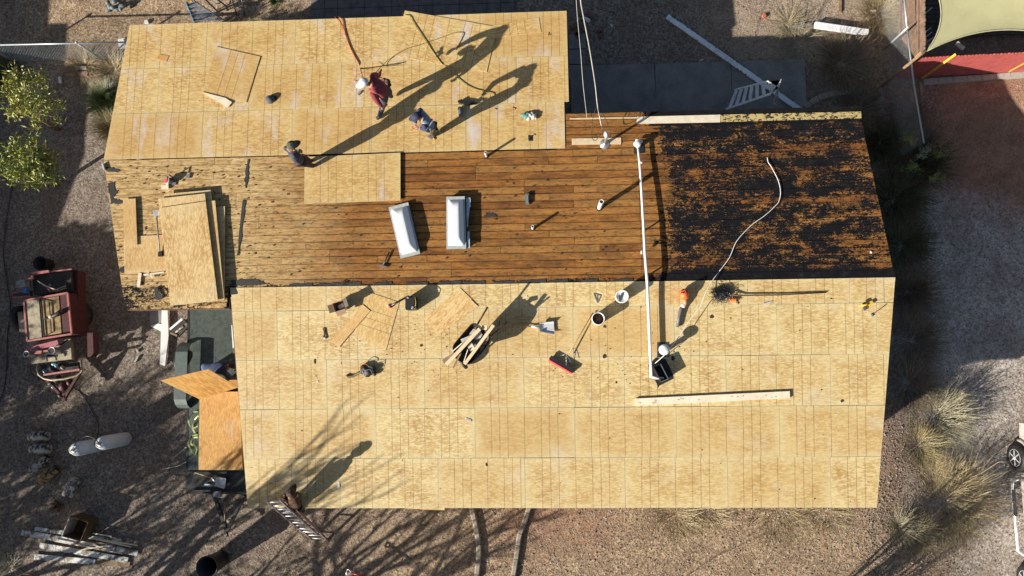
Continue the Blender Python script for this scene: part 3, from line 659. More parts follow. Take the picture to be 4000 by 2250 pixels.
# skylights
def skylight(c4, h, label, curb_h, z0=0):
    q = [N(x, y) for x, y in c4]; c = sum(q, Vector())/4; t = thing('skylight', label, 'skylight', c, 'white domed skylights')
    if curb_h:
        m = MB()
        for i in range(4): m.beam(c+(q[i]-c)*.96+V(0, 0, curb_h/2), c+(q[(i+1) % 4]-c)*.96+V(0, 0, curb_h/2), .05, curb_h)
        m.build('curb', flat('tarred_curb', (.05, .055, .05), .7, var=.3, sc=18, bump=.4), t)
    z = curb_h
    MB().prism([c+(p-c)*1.02+V(0, 0, z) for p in q], (0, 0, .022)).build('flange', DOME2 if not curb_h else flat('weathered_flange', (.44, .46, .45), .5, var=.12, sc=16), t)
    # dome: rounded-rectangle loft
    def at(u, v): return (q[0]*(1-u)*(1-v)+q[1]*u*(1-v)+q[2]*u*v+q[3]*(1-u)*v)
    n1, n2 = 14, 24; vs = []; 
    for j in range(n2+1):
        for i in range(n1+1):
            u, v = .08+.84*i/n1, .05+.90*j/n2; uu, vv = i/n1, j/n2
            e1 = min(1, min(uu, 1-uu)/.34); e2 = min(1, min(vv, 1-vv)/.16); s_ = min(math.sin(e1*PI/2), math.sin(e2*PI/2))
            vs.append(at(u, v)+V(0, 0, z+.02+h*s_))
    MB().add(vs, [(j*(n1+1)+i, (j+1)*(n1+1)+i, (j+1)*(n1+1)+i+1, j*(n1+1)+i+1) for j in range(n2) for i in range(n1)], 0, True).build('dome', DOME, t)
    return t
skylight([(1521, 814), (1596, 794), (1642, 991), (1567, 1009)], .15, 'loose white skylight dome lying askew on the old planks', .05)
t = skylight([(1747, 776), (1817, 774), (1823, 973), (1748, 975)], .11, 'upright white skylight on its tarred curb, right of the loose one', .13)
def np_scrap(px, h, th, name, mat, P, **kw):
    q = [P(x, y, h) for x, y in px]; out = []
    for i in range(len(q)):
        for k in range(8):
            r = q[i].lerp(q[(i+1) % len(q)], k/8); out.append(r+V(random.uniform(-.008, .008), random.uniform(-.008, .008), 0))
    return MB().prism(out, (0, 0, -th)).build(name, mat, None, **kw)
for px in ([(1822, 774), (1838, 772), (1837, 800), (1830, 850), (1828, 885), (1823, 885)], [(1825, 905), (1834, 903), (1833, 930), (1836, 968), (1826, 970)]):
    np_scrap(px, .12, .004, 'membrane_scrap', flat('blue_white_membrane', (.42, .55, .66), .5), N, label='torn pale blue membrane flap at the right side of the upright skylight, '+('upper' if px[0][1] < 800 else 'lower')+' piece', cat='scrap')
# small things on the old planks
t = thing('hatchet', 'roofing hatchet lying on the planks below the loose skylight', 'hatchet', N(1505, 1020))
MB().tube([N(1497, 1036, .03), N(1521, 984, .03)], [.016, .02], 8).build('handle', BLACKP, t); MB().beam(N(1485, 1038, .03), N(1508, 1044, .03), .05, .03).build('head', STEEL, t)
t = thing('block', 'small grey-green block lying on the planks right of the skylights', 'block', N(2059, 778)); MB().box(N(2059, 778, .03), (.10, .27, .06), .02).build('body', flat('grey_green', (.12, .16, .14), .5), t); MB().box(N(2059, 778, .065), (.06, .20, .012), .02).build('top_plate', GREYP, t)
t = thing('circular_saw', 'circular saw with red blade disc standing on the pale left planks', 'saw', N(660, 712))
bc = N(655, 707, .1); MB().lathe(bc, [(.09, -.03), (.10, -.02), (.10, .02), (.088, .03)], 18, axis=(-.5, .1, .85)).build('blade_guard', flat('cream_metal', (.5, .47, .38), .4), t)
MB().lathe(bc+V(-.02, 0, .03), [(.062, -.012), (.066, .012)], 18, axis=(-.5, .1, .85)).build('blade', flat('pink_red', (.62, .05, .12), .35), t)
MB().box(bc+V(.07, .02, -.01), (.12, .09, .10), .3).build('motor', BLACKP, t); MB().box(N(668, 712, .01), (.26, .14, .012), -.1).build('base_plate', STEEL, t)
MB().tube([bc+V(.0, .08, .05), bc+V(.09, .13, .1), bc+V(.18, .06, .04)], .018, 8).build('handle', BLACKP, t)
MB().box(N(645, 731, .03), (.19, .10, .04), .05).build('wood_block', LUMP, label='small pale wood block beside the circular saw', cat='block')
MB().box(N(734, 688, .02), (.09, .11, .02), -.35).build('shingle_scrap', GREYP, label='small grey shingle scrap lying right of the saw', cat='scrap')
# scraper leaning on the stack
t = thing('scraper', 'long-handled tear-off scraper lying left of the stacked sheets', 'scraper', N(620, 900))
MB().tube([N(612, 845, .13), N(624, 985, .05)], .017, 8).build('handle', GREYP, t)
MB().add([N(596, 822, .10), N(622, 820, .10), N(622, 832, .12), N(615, 852, .12), N(608, 852, .12), N(597, 834, .12)], [(0, 5, 4, 3, 2, 1)]).add([N(596, 822, .09), N(622, 820, .09), N(622, 832, .11), N(615, 852, .11), N(608, 852, .11), N(597, 834, .11)], [(0, 1, 2, 3, 4, 5)]).build('blade', ALU, t)
MB().box(N(627, 993, .04), (.10, .12, .06)).build('grip', BLACKP, t)
# stack of sheets on the left wing: bottom to top
stk = [([(858, 806), (877, 807), (877, 1130), (858, 1130), ], .05, 'bottom sheet of the stack, its right edge showing beyond the others'),
       ([(640, 758), (822, 742), (875, 1125), (690, 1150)], .10, 'sheet of the stack whose back edge shows above the top ones'),
       ([(655, 800), (840, 783), (876, 1172), (690, 1188)], .13, 'sheet of the stack showing right of the top ones'),
       ([(618, 776), (800, 756), (850, 1168), (665, 1188)], .16, 'second sheet from the top of the stack'),
       ([(626, 812), (803, 786), (851, 1175), (665, 1194)], .19, 'topmost sheet of the stack on the left wing')]
q = [(690, 815), (878, 806), (877, 1172), (690, 1186)]
stk[0] = (q, .05, stk[0][2])
for px, h, lb in stk:
    loose('osb_sheet', px, N, zN, h, lb, OSB_RAW, 'board', group='stacked strand-board sheets', th=.022, uvd=(0, 1))
    tt_ = None
loose('osb_offcut', [(480, 779), (529, 775), (536, 959), (486, 963)], N, zN, .05, 'long narrow strand-board offcut lying left of the stack', OSB_RAW, uvd=(0, 1))
loose('osb_sheet', [(483, 925), (655, 916), (655, 1064), (486, 1066)], N, zN, .012, 'wide flat sheet piece half under the offcut and the stack', OSB_RAW, uvd=(0, 1))
for px, lb in (([(540, 1066), (553, 1066), (546, 1120), (534, 1120)], 'upright stick below the wide sheet piece, the longest one'), ([(560, 1070), (640, 1060), (640, 1066), (562, 1078)], 'pale lath touching the lower edge of the wide sheet piece'), ([(574, 1066), (580, 1064), (600, 1083), (594, 1086)], 'short slanted lath below the wide sheet piece')):
    loose('lath', px, N, zN, .03, lb, LUMP, 'lath', th=.015)
np_scrap([(603, 1124), (618, 1118), (632, 1150), (638, 1162), (620, 1172), (604, 1168)], .02, .02, 'felt_scrap', FELT, N, label='large curled dark felt scrap left of the foot of the stack', cat='scrap')
tube_px('felt_curl', [(617, 1124, .03), (622, 1140, .05), (634, 1150, .04), (634, 1162, .02)], .012, N, TARB, 6, label='rolled black edge beside the felt scrap at the stack', cat='scrap')
np_scrap([(490, 1010), (497, 1005), (502, 1030), (492, 1045)], .01, .01, 'felt_scrap', FELT, N, label='small dark felt scrap at the left roof edge', cat='scrap')
m = MB(); m.beam(N(403, 640, 0), N(410, 665, 0), .04, .10); m.build('gutter_end', ALU, label='short bright metal gutter end at the left roof corner', cat='gutter')
# loose things on the upper sheets
t = thing('cap', 'grey cap lying on the upper sheets left of the workers', 'cap', N(1058, 392))
MB().lathe(N(1056, 390), [(.11, 0), (.108, .05), (.08, .10), (.03, .13), (.001, .135)], 16, sx=1.1).build('crown', flat('grey_cloth', (.09, .10, .11), .9, var=.3, sc=20, bump=.3), t)
MB().lathe(N(1066, 384, .01), [(.10, 0), (.10, .012), (.001, .02)], 14, sx=1.1, sy=.8).build('visor', BLACK, t)
def hose(name, pts, r, mat, label, P=N): return tube_px(name, pts, r, P, mat, 7, label=label, cat='hose')
RED_H = flat('red_hose', (.40, .07, .025), .5); DK_H = flat('dark_hose', (.10, .08, .03), .5); YL_H = flat('yellow_green_hose', (.30, .26, .05), .5)
hose('air_hose', [(1318, 62, -.3), (1326, 68, .0), (1338, 78, .02), (1344, 110, .02), (1352, 140, .02), (1364, 175, .02), (1380, 210, .02), (1400, 245, .02), (1408, 270, .02), (1418, 305, .5)], .012, RED_H, 'thick red-brown air hose from the back edge to the white-capped worker')
hose('air_hose', [(1303, 62, -.2), (1312, 70, .0), (1330, 98, .02), (1342, 125, .02), (1362, 165, .02), (1378, 205, .02)], .005, flat('red_orange', (.62, .12, .04), .5), 'thin orange line lying beside the thick red-brown hose')
hose('air_hose', [(1572, 52, -.3), (1582, 58, .02), (1600, 64, .04), (1612, 85, .04), (1635, 120, .04), (1665, 165, .04), (1700, 214, .03), (1725, 248, .03), (1765, 285, .03), (1805, 322, .03), (1845, 345, .03), (1885, 356, .03), (1915, 370, .06), (1910, 390, .06)], .010, YL_H, 'yellow-green air hose running from the back edge to the black nail gun')
hose('air_hose', [(1466, 286, .3), (1480, 270, .1), (1520, 232, .03), (1580, 195, .03), (1640, 175, .03), (1720, 148, .03), (1770, 130, .03), (1800, 126, .03), (1812, 132, .03), (1795, 168, .03), (1780, 195, .03)], .007, DK_H, 'thin dark hose looping from behind the maroon shirt across the skewed sheet')
hose('air_hose', [(1392, 284, .2), (1385, 300, .03), (1388, 318, .03), (1400, 324, .3)], .004, flat('red_orange', (1, 1, 1)), 'thin orange loop beside the white cap')
hose('air_hose', [(1455, 255, .05), (1465, 247, .05), (1478, 255, .05), (1481, 270, .1), (1476, 290, .3)], .004, flat('red_orange', (1, 1, 1)), 'thin orange loop above the maroon shoulder')
t = thing('nail_gun', 'black nail gun lying on the upper sheets at the end of the hose', 'nail gun', N(1805, 415))
MB().lathe(N(1798, 436, .06), [(.045, -.12), (.06, -.08), (.06, .08), (.04, .12)], 14, axis=(N(1798, 400)-N(1803, 440))).build('motor', flat('dark_blue_grey', (.10, .13, .16), .3), t)
MB().beam(N(1798, 400, .08), N(1850, 402, .05), .07, .05).build('handle', BLACKP, t); MB().beam(N(1790, 400, .05), N(1806, 392, .05), .06, .09).build('nose', BLACKP, t); MB().beam(N(1822, 410, .04), N(1862, 404, .03), .04, .04).build('magazine', BLACK, t)
t = thing('glove_pair', 'crumpled teal and white work gloves on the upper sheets', 'gloves', N(2065, 453))
m = MB()
for i, (x, y, r, mi) in enumerate(((2048, 450, .05, 0), (2058, 455, .06, 0), (2072, 452, .06, 1), (2085, 456, .06, 1), (2080, 446, .045, 1), (2062, 446, .05, 0), (2092, 460, .03, 1), (2066, 462, .05, 1), (2040, 449, .03, 0))):
    M = Matrix.Rotation(random.uniform(0, 3), 3, 'Z'); m.ball(N(x, y, .05), (r*1.5, r, r), 10, mi, M)
m.build('gloves', [flat('teal_cloth', (.10, .26, .26), .9, bump=.4), flat('cream_cloth', (.55, .52, .45), .9, bump=.4)], t)
for (x, y, l, a__, lb) in ((1936, 424, .05, 0, 'tiny bent metal clip left of the teal gloves'), (2143, 132, .09, 1.4, 'short dark splinter near the right edge of the upper sheets'), (2008, 421, .08, -.3, 'thin brown splinter below the long worker shadow')):
    MB().box(N(x, y, .008), (l, .012, .012), a__).box(N(x, y, .008)+V(l*.4, -l*.2, 0), (.012, l*.6, .012), a__).build('splinter', flat('dark_brown', (.10, .05, .02), .8), label=lb, cat='splinter')
# ---- new sheets, lower roof
def bucket(px, py, P, label, lid, r=.15, h=.37, col=WHITEP, fill=None):
    b = P(px, py); t = thing('bucket', label, 'bucket', b)
    MB().lathe(b, [(r*.88, 0), (r*.93, h*.3), (r, h*.86), (r*1.05, h*.87), (r*1.05, h*.9), (r, h*.905), (r, h)], 24, cap=not lid is None).build('shell', col, t) if lid else MB().lathe(b, [(r*.88, 0), (r*.93, h*.3), (r, h*.86), (r*1.05, h*.87), (r*1.05, h*.9), (r, h*.905), (r, h), (r*.94, h), (r*.88, h*.05), (.001, h*.05)], 24).build('shell', col, t)
    if lid: MB().lathe(b+V(0, 0, h), [(r*1.04, -.02), (r*1.06, .0), (r*1.04, .012), (r*.93, .012), (r*.9, .006), (.001, .006)], 24).build('lid', col, t)
    if fill: MB().lathe(b+V(0, 0, h*.05), [(r*.86, 0), (r*.9, h*.45), (.001, h*.5)], 20).build('contents', fill, t)
    MB().tube([b+V(math.cos(a_)*r*1.09, math.sin(a_)*r*1.09, h*.88-.12*abs(math.sin(a_-.4))) for a_ in np.linspace(.4, .4+PI, 12)], .004, 5).build('handle', STEEL, t)
    return t
bucket(2424, 1163, S, 'closed white bucket with a dark tube on its lid', True)
MB().tube([S(2415, 1178, .42), S(2420, 1152, .42)], .022, 10).build('sealant_tube', flat('olive_grey', (.14, .15, .09), .4), label='dark sealant tube lying on the closed bucket lid', cat='tube')
bucket(2333, 1248, S, 'open white bucket holding dark debris beside the broom handle', False, fill=flat('dark_debris', (.10, .05, .02), .9, var=.5, sc=30, bump=.8))
t = thing('push_broom', 'push broom with red bristles and long wooden handle', 'broom', S(2200, 1420))
b0, b1 = S(2149, 1395, .10), S(2240, 1448, .10); MB().beam(b0, b1, .10, .05).build('broom_head', BLACKP, t)
dn = (b1-b0).normalized(); nn = Vector((dn.y, -dn.x, 0)); m = MB()
for i in range(60):
    for j in range(3):
        p = b0.lerp(b1, (i+.5)/60)+nn*(-.0+.022*j+.02); m.tube([p-V(0, 0, .02), p+nn*.035-V(0, 0, .10)], .006, 3, cap=False, sm=False)
m.build('bristles', flat('red_bristle', (.60, .04, .06), .7), t, kind='stuff')
MB().tube([S(2210, 1400, .13), S(2317, 1221, .06)], .014, 8).build('handle', WOODH, t)
MB().tube([S(2190, 1388, .12), S(2212, 1384, .15), S(2232, 1418, .12)], .006, 5).tube([S(2212, 1384, .15), S(2212, 1428, .12)], .006, 5).build('brace', STEEL, t)
def scoop(px, P, h, label, group=None):
    """grain scoop: blade corner pixels + handle pixels"""
    t = thing('scoop_shovel', label, 'shovel', P(px[0][0], px[0][1]), group)
    a_, b_, c, d = [P(x, y, h) for x, y in px[:4]]; nu, nv = 8, 8; vs = []
    for side in (0, -.006):
        for j in range(nv+1):
            for i in range(nu+1):
                u, v = i/nu, j/nv; p = a_*(1-u)*(1-v)+b_*u*(1-v)+c*u*v+d*(1-u)*v
                rim = .05*max(abs(v-.5)*2-.75, 0)*4+.05*max(.22-u, 0)/.22; vs.append(p+V(0, 0, rim+side+.006*math.cos(v*PI*6)))
    k = (nu+1)*(nv+1); fs = [(j*(nu+1)+i, j*(nu+1)+i+1, (j+1)*(nu+1)+i+1, (j+1)*(nu+1)+i) for j in range(nv) for i in range(nu)]
    MB().add(vs, fs+[tuple(x+k for x in f[::-1]) for f in fs], 0, True).build('blade', ALU, t)
    A_, B_ = P(*px[4]), P(*px[5]); s_ = (a_+d)/2
    MB().tube([s_+(B_-A_).normalized()*-.0+V(0, 0, .03), A_], [.035, .02], 8).build('socket', ALU, t)
    MB().tube([A_, B_], .016, 8).build('handle', WOODH, t)
    e_ = (B_-A_).normalized(); n_ = Vector((-e_.y, e_.x, 0)); MB().tube([B_-n_*.07, B_+n_*.07], .014, 6).build('grip', BLACKP, t)
    return t
scoop([(2107, 1262), (2163, 1256), (2166, 1307), (2108, 1296), (2075, 1275, .06), (1950, 1262, .06)], S, .06, 'aluminium scoop shovel lying right of the wheelbarrow')
# wheelbarrow
t = thing('wheelbarrow', 'black wheelbarrow loaded with lumber scraps on the new sheets', 'wheelbarrow', S(1845, 1345))
rim = arc([(1770, 1372), (1771, 1350), (1790, 1325), (1825, 1285), (1843, 1266), (1862, 1266), (1895, 1292), (1912, 1304), (1920, 1320), (1914, 1340), (1890, 1375), (1860, 1405), (1838, 1420), (1818, 1421), (1795, 1410), (1776, 1392), (1770, 1372)], 3)[:-1]
R_ = [S(x, y, .62) for x, y in rim]; cc = sum(R_, Vector())/len(R_); bb = [cc+(p-cc)*.62+V(0, 0, -.27) for p in R_]; n = len(R_)
m = MB(); m.add(R_+bb, [(i, (i+1) % n, n+(i+1) % n, n+i) for i in range(n)]+[tuple(range(n, 2*n))], 0, True)
m.add([p+V(0, 0, 0)+(p-cc).normalized()*.008 for p in R_]+[p-V(0, 0, .01)+(p-cc).normalized()*.008 for p in bb], [(n+i, n+(i+1) % n, (i+1) % n, i) for i in range(n)]+[tuple(range(2*n-1, n-1, -1))], 0, True)
m.build('tray', flat('tray_black', (.035, .03, .028), .38, var=.4, sc=6), t); MB().tube([tuple(p) for p in R_]+[tuple(R_[0])], .012, 6).build('rim', flat('tray_rim', (.07, .065, .06), .35, .5), t)
wd = flat('barrow_handle', (.16, .09, .05), .6)
MB().tube([S(1806, 1412, .24), S(1862, 1272, .5), S(1905, 1199, .58)], .022, 8).build('handle', wd, t); MB().tube([S(1814, 1420, .24), S(1918, 1312, .5), S(1983, 1257, .58)], .022, 8).build('handle', wd, t)
wc = S(1808, 1418, .18); MB().lathe(wc, [(.10, -.045), (.16, -.04), (.175, 0), (.16, .04), (.10, .045)], 20, axis=(.8, .6, 0)).build('wheel', BLACK, t)
for x, y in ((1875, 1310), (1905, 1330)): MB().tube([S(x, y, .4), S(x+4, y-4, .0)], .012, 6).build('leg', STEEL, t)
Z5 = lambda x, y: (1700+x/5.573, 1200+y/5.573)
GRP = 'lumber scraps heaped in the wheelbarrow'
for a_, b_, w_, h, mt, lb in (((240, 1250), (970, 470), .085, .70, LUMB, 'longest scrap board across the wheelbarrow'), ((640, 1240), (1270, 390), .075, .69, LUMB, 'right-hand scrap board sticking out over the wheelbarrow rim'),
                         ((170, 1190), (440, 1020), .11, .60, RUSTW, 'dark short board poking out at the lower end of the wheelbarrow'), ((370, 970), (590, 780), .022, .66, LUMP, 'thin white lath left of the longest scrap board'),
                         ((390, 1320), (560, 990), .04, .64, RUSTW, 'narrow brown stick at the lower end of the wheelbarrow'), ((620, 1200), (710, 920), .018, .64, LUMP, 'thin pale lath between the two scrap boards'),
                         ((1020, 440), (1130, 440), .10, .66, LUMB, 'short block near the upper rim of the wheelbarrow'), ((850, 1000), (1060, 760), .06, .6, RUSTW, 'shaded board deep in the right side of the wheelbarrow')):
    beam_px('scrap_board', (*Z5(*a_), h), (*Z5(*b_), h+.03), w_, .03, S, mt, lb, 'board', GRP)
for px, h, mt, lb in (([(550, 700), (860, 570), (990, 520), (1030, 610), (600, 790)], .62, flat('pale_grey_board', (.45, .42, .36), .7), 'pale grey panel piece under the longest scrap board'), ([(700, 850), (790, 760), (865, 900), (760, 965)], .63, LUMP, 'white panel piece between the scrap boards'),
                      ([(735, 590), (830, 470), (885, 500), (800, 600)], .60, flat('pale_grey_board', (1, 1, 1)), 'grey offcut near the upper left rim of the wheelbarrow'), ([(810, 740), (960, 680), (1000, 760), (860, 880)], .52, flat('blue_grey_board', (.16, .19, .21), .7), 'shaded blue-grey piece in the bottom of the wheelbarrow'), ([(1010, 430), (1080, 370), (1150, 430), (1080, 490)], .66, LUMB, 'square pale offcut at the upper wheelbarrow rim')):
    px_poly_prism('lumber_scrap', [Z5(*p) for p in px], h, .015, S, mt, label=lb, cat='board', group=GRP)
# boards and cut sheets
loose('osb_sheet', [(1400, 1128), (1560, 1181), (1508, 1366), (1462, 1352), (1390, 1310), (1383, 1250)], S, zS, .015, 'wedge-shaped golden sheet lying under the narrow pale strip', OSB_UP, uvd=(.3, .9))
loose('osb_offcut', [(1417, 1190), (1446, 1214), (1323, 1358), (1292, 1334)], S, zS, .032, 'pale narrow offcut crossing the wedge-shaped sheet', OSB_RAW, uvd=(-.6, -.8))
loose('osb_offcut', [(1798, 1126), (1844, 1170), (1735, 1284), (1700, 1290), (1655, 1245)], S, zS, .014, 'cut sheet lying above the wheelbarrow, the wider piece', OSB_RAW, uvd=(.7, .7))
loose('osb_offcut', [(1840, 1170), (1867, 1196), (1711, 1309), (1695, 1293)], S, zS, .022, 'narrow strip along the wider cut sheet above the wheelbarrow', OSB_RAW, uvd=(.7, .7))
t = thing('long_board', 'long new knotty board lying across the lower sheets', 'board', S(2780, 1560))
bq = [S(x, y, .06) for x, y in ((2482, 1557), (3085, 1528), (3086, 1556), (2482, 1585))]
MB().prism(bq, (0, 0, -.04)).build('board', LUMP, t)
m = MB()
for i in range(14): 
    u = random.random(); v = random.uniform(.2, .8); p = (bq[0].lerp(bq[1], u)).lerp(bq[3].lerp(bq[2], u), v); m.lathe(p+V(0, 0, .0012), [(.014, 0), (.001, .001)], 8, sx=2, sy=.7)
m.build('knots', flat('knot', (.25, .13, .05), .7), t, kind='stuff')
t = thing('carton', 'open brown carton with dark flaps on the new sheets', 'carton', S(1335, 1195)); c_ = S(1335, 1198)
R2 = Matrix.Rotation(.32, 3, 'Z')
m = MB(); w_, d_, hh = .28, .22, .24
for sx, sy, l, ax in ((0, -1, w_, 0), (0, 1, w_, 0), (-1, 0, d_, 1), (1, 0, d_, 1)):
    m.box(c_+R2 @ V(sx*w_/2, sy*d_/2, hh/2), (l if ax == 0 else .006, .006 if ax == 0 else l, hh), .32)
m.build('sides', CARD, t); MB().box(c_+V(0, 0, .02), (w_, d_, .01), .32).build('bottom', CARD, t)
MB().box(c_+R2 @ V(-.2, .0, hh), (.14, .2, .006), .32, 0, 0, .3).build('flap', CARD, t); MB().box(c_+R2 @ V(.19, .02, hh+.04), (.15, .22, .006), .32, 0, 0, -.7).build('flap', flat('dark_cardboard', (.10, .08, .06), .85), t); MB().box(c_+R2 @ V(0, -.17, hh-.02), (.24, .12, .006), .32, 0, .4).build('flap', CARD, t)
MB().box(c_+V(.02, 0, .08), (.14, .10, .10), .5).build('wrapped_pack', WHITEP, label='white pack inside the open brown carton', cat='pack')
t = thing('tote', 'black tool tote with rounded corners on the new sheets', 'tote', S(1612, 1185)); c_ = S(1612, 1187)
MB().prism([c_+V(x*.125, y*.17, 0) for x, y in ((-1, -.8), (-.8, -1), (.8, -1), (1, -.8), (1, .8), (.8, 1), (-.8, 1), (-1, .8))], (0, 0, .30)).build('body', BLACKP, t)
MB().box(c_+V(0, 0, .305), (.19, .27, .012)).build('top', BLACK, t); MB().tube([c_+V(.11, -.15, .3), c_+V(.14, 0, .33), c_+V(.11, .15, .3)], .008, 6).build('handle', YEL, t)
for x, y in ((-.05, .13), (.06, -.13), (.07, -.1)): MB().ball(c_+V(x, y, .32), (.04, .03, .02), 8).build('nails', GREYP, t)
t = thing('flashlight', 'dark tubular tool with a red end lying beside the tote', 'tool', S(1545, 1185)); MB().tube([S(1524, 1196, .04), S(1585, 1162, .03)], [.03, .022], 10).build('body', BLACKP, t); MB().lathe(S(1524, 1198, .04), [(.036, -.03), (.038, .03)], 12, axis=(1, .6, 0)).build('head', RED, t); MB().ball(S(1516, 1194, .04), .025, 8).build('lens', WHITEP, t)
t = thing('pliers', 'long dark pliers lying on the new sheets below the carton', 'pliers', S(1268, 1303)); MB().tube([S(1262, 1280, .02), S(1267, 1300, .02), S(1262, 1318, .02)], .012, 6).build('handle', BLACKP, t); MB().tube([S(1268, 1283, .02), S(1270, 1302, .02), S(1275, 1322, .02)], .012, 6).build('handle', flat('brown_grip', (.15, .07, .04), .6), t); MB().ball(S(1270, 1320, .02), (.04, .03, .02), 8).build('head', STEEL, t)
t = thing('tool_belt', 'black leather tool belt with rags and straps heaped on the sheets', 'tool belt', S(1430, 1455)); LE = flat('black_leather', (.03, .026, .024), .6, var=.3, sc=18, bump=.5)
m = MB()
for x, y, r, s_ in ((1425, 1440, .10, 1.2), (1440, 1452, .11, 1), (1452, 1445, .09, 1.3), (1435, 1462, .08, 1.1), (1463, 1460, .055, 1), (1418, 1450, .08, 1)): m.ball(S(x, y, .07), (r*s_, r, r*.9), 10, 0, Matrix.Rotation(random.uniform(0, 3), 3, 'Z'))
m.build('pouches', LE, t)
MB().tube([tuple(S(*p)) for p in arc([(1352, 1466, .03), (1362, 1471, .03), (1382, 1468, .04), (1398, 1458, .07), (1412, 1455, .1)], 4)], [.03]*2+[.035]*15, 8).build('strap', flat('brown_leather', (.14, .09, .04), .7, var=.3), t)
MB().tube([tuple(S(*p)) for p in arc([(1407, 1440, .05), (1408, 1425, .12), (1418, 1417, .14), (1432, 1424, .15), (1440, 1430, .12)], 4)], .009, 6).build('strap', flat('orange_strap', (.45, .16, .04), .6), t)
m = MB()
for i in range(7): m.tube([S(1408+i*5, 1445+random.uniform(-8, 8), .15), S(1412+i*5+random.uniform(-4, 4), 1462+random.uniform(-6, 6), .13)], .012, 6)
m.build('rag', flat('grey_rag', (.28, .28, .27), .9), t)
for pts in ([(1438, 1432, .16), (1452, 1435, .18), (1455, 1446, .16)], [(1425, 1448, .17), (1445, 1444, .2), (1455, 1462, .15)]): MB().tube([tuple(S(*p)) for p in arc(pts, 5)], .006, 5).build('loop', GREYP, t)
t = thing('speed_square', 'small grey triangular speed square near the closed bucket', 'square', S(2335, 1165))
tri = [S(2319, 1146, .012), S(2347, 1154, .012), S(2334, 1183, .012)]; m = MB()
for i in range(3): m.beam(tri[i], tri[(i+1) % 3], .022, .012)
m.beam(tri[0].lerp(tri[1], .5), tri[2], .012, .01); m.build('frame', STEEL, t)
t = thing('leaf_blower', 'orange leaf blower with long grey nozzle on the new sheets', 'leaf blower', S(2672, 1165))
m = MB(); m.ball(S(2672, 1150, .16), (.12, .14, .13), 14); m.build('housing', ORANGE, t)
MB().lathe(S(2673, 1143, .24), [(.07, -.04), (.075, .02), (.03, .04)], 14).build('engine', BLACKP, t); MB().tube([S(2664, 1138, .26), S(2676, 1134, .32), S(2684, 1150, .27)], .016, 6).build('handle', RED, t)
MB().tube([S(2674, 1160, .15), S(2676, 1182, .12), S(2670, 1194, .1)], [.075, .055, .05], 12).build('outlet', flat('faded_orange', (.62, .26, .14), .5), t)
MB().tube([S(2671, 1188, .11), S(2666, 1200, .1)], .052, 12).build('sleeve', WHITEP, t)
MB().tube([S(2667, 1197, .1), S(2658, 1212, .09), S(2653, 1240, .07), S(2645, 1278, .06)], [.05, .045, .04, .042], 12).build('nozzle', flat('nozzle_grey', (.13, .13, .14), .4), t)
t = thing('broom_brush', 'heap of black bristly brush lying by the ridge', 'brush', S(2820, 1150)); m = MB()
for i in range(900):
    a_ = random.uniform(0, 2*PI); r_ = abs(random.gauss(0, .10)); p = S(2818, 1148)+V(math.cos(a_)*r_*1.4, math.sin(a_)*r_, random.uniform(.0, .14)); d = Vector((random.gauss(-.6, .8), random.gauss(0, .8), random.gauss(0, .4))).normalized()
    m.tube([p, p+d*.05, p+d*.11+V(0, 0, -.02)], .004, 3, cap=False, sm=False)
m.build('bristles', BLACKP, t, kind='stuff'); MB().ball(S(2822, 1148, .04), (.14, .13, .11), 12).build('core', BLACK, t)
MB().tube([S(2850, 1152, .12), S(2900, 1154, .06), S(3050, 1152, .05), S(3228, 1142, .03)], [.02, .018, .017, .014], 8).build('long_pole', flat('rust_pole', (.13, .065, .035), .6), label='long thin brown pole lying along the ridge to the right', cat='pole')
t = thing('brush_cutter_guard', 'small orange plastic guard beside the black brush heap', 'guard', S(2863, 1170)); m = MB()
for i in range(5): m.lathe(S(2852+i*5.5, 1168+i*.8, .05), [(.045, -.012), (.055, 0), (.045, .012)], 14, axis=(1, -.2, .2))
m.build('body', ORANGE, t); MB().tube([S(2872, 1176, .03), S(2884, 1188, .02)], .01, 6).build('stem', RUSTW, t)
t = thing('cordless_drill', 'yellow and black cordless drill near the right roof edge', 'drill', S(3385, 1192))
MB().tube([S(3366, 1194, .06), S(3392, 1186, .06)], [.03, .034], 10).build('body', YEL, t); MB().beam(S(3374, 1192, .05), S(3378, 1212, .03), .05, .05).build('grip', flat('dark_violet_grip', (.10, .08, .12), .5), t); MB().beam(S(3392, 1188, .04), S(3408, 1180, .04), .08, .07).build('battery', YEL, t); MB().box(S(3375, 1185, .09), (.07, .05, .04), .3).build('motor_cover', BLACKP, t)
t = thing('hammer', 'small claw hammer lying right of the drill', 'hammer', S(3425, 1215)); MB().tube([S(3408, 1228, .02), S(3440, 1206, .02), S(3460, 1190, .02)], [.01, .008, .012], 7).build('handle', flat('dark_brown', (1, 1, 1)), t); MB().beam(S(3402, 1226, .02), S(3408, 1236, .02), .03, .05).build('head', GREYP, t)
MB().prism([S(2981, 1186, .03), S(3018, 1174, .02), S(3004, 1190, .02), S(2990, 1190, .02)], (0, 0, -.01)).build('metal_wedge', ALU, label='thin bright metal wedge at the sheet seam below the pole', cat='wedge')
for x, y, sx, sy, a_, mt, lb in ((1830, 1639, .14, .05, -.4, flat('pale_card', (.42, .44, .44), .6), 'small pale card with a yellow stripe on the lower middle sheets'), (2050, 1162, .14, .04, .45, LUMP, 'small pale offcut above the scoop shovel'), (2633, 1383, .06, .07, 0, LUMP, 'tiny pale block right of the domed vent'), (1240, 1490, .05, .05, .3, LUMP, 'tiny pinkish chip left of the tool belt'), (1323, 1893, .05, .13, 0, WHITEP, 'small white plastic strip on the lowest sheets near the ladder')):
    MB().box(S(x, y, .008), (sx, sy, .012), a_).build('offcut', mt, label=lb, cat='scrap')
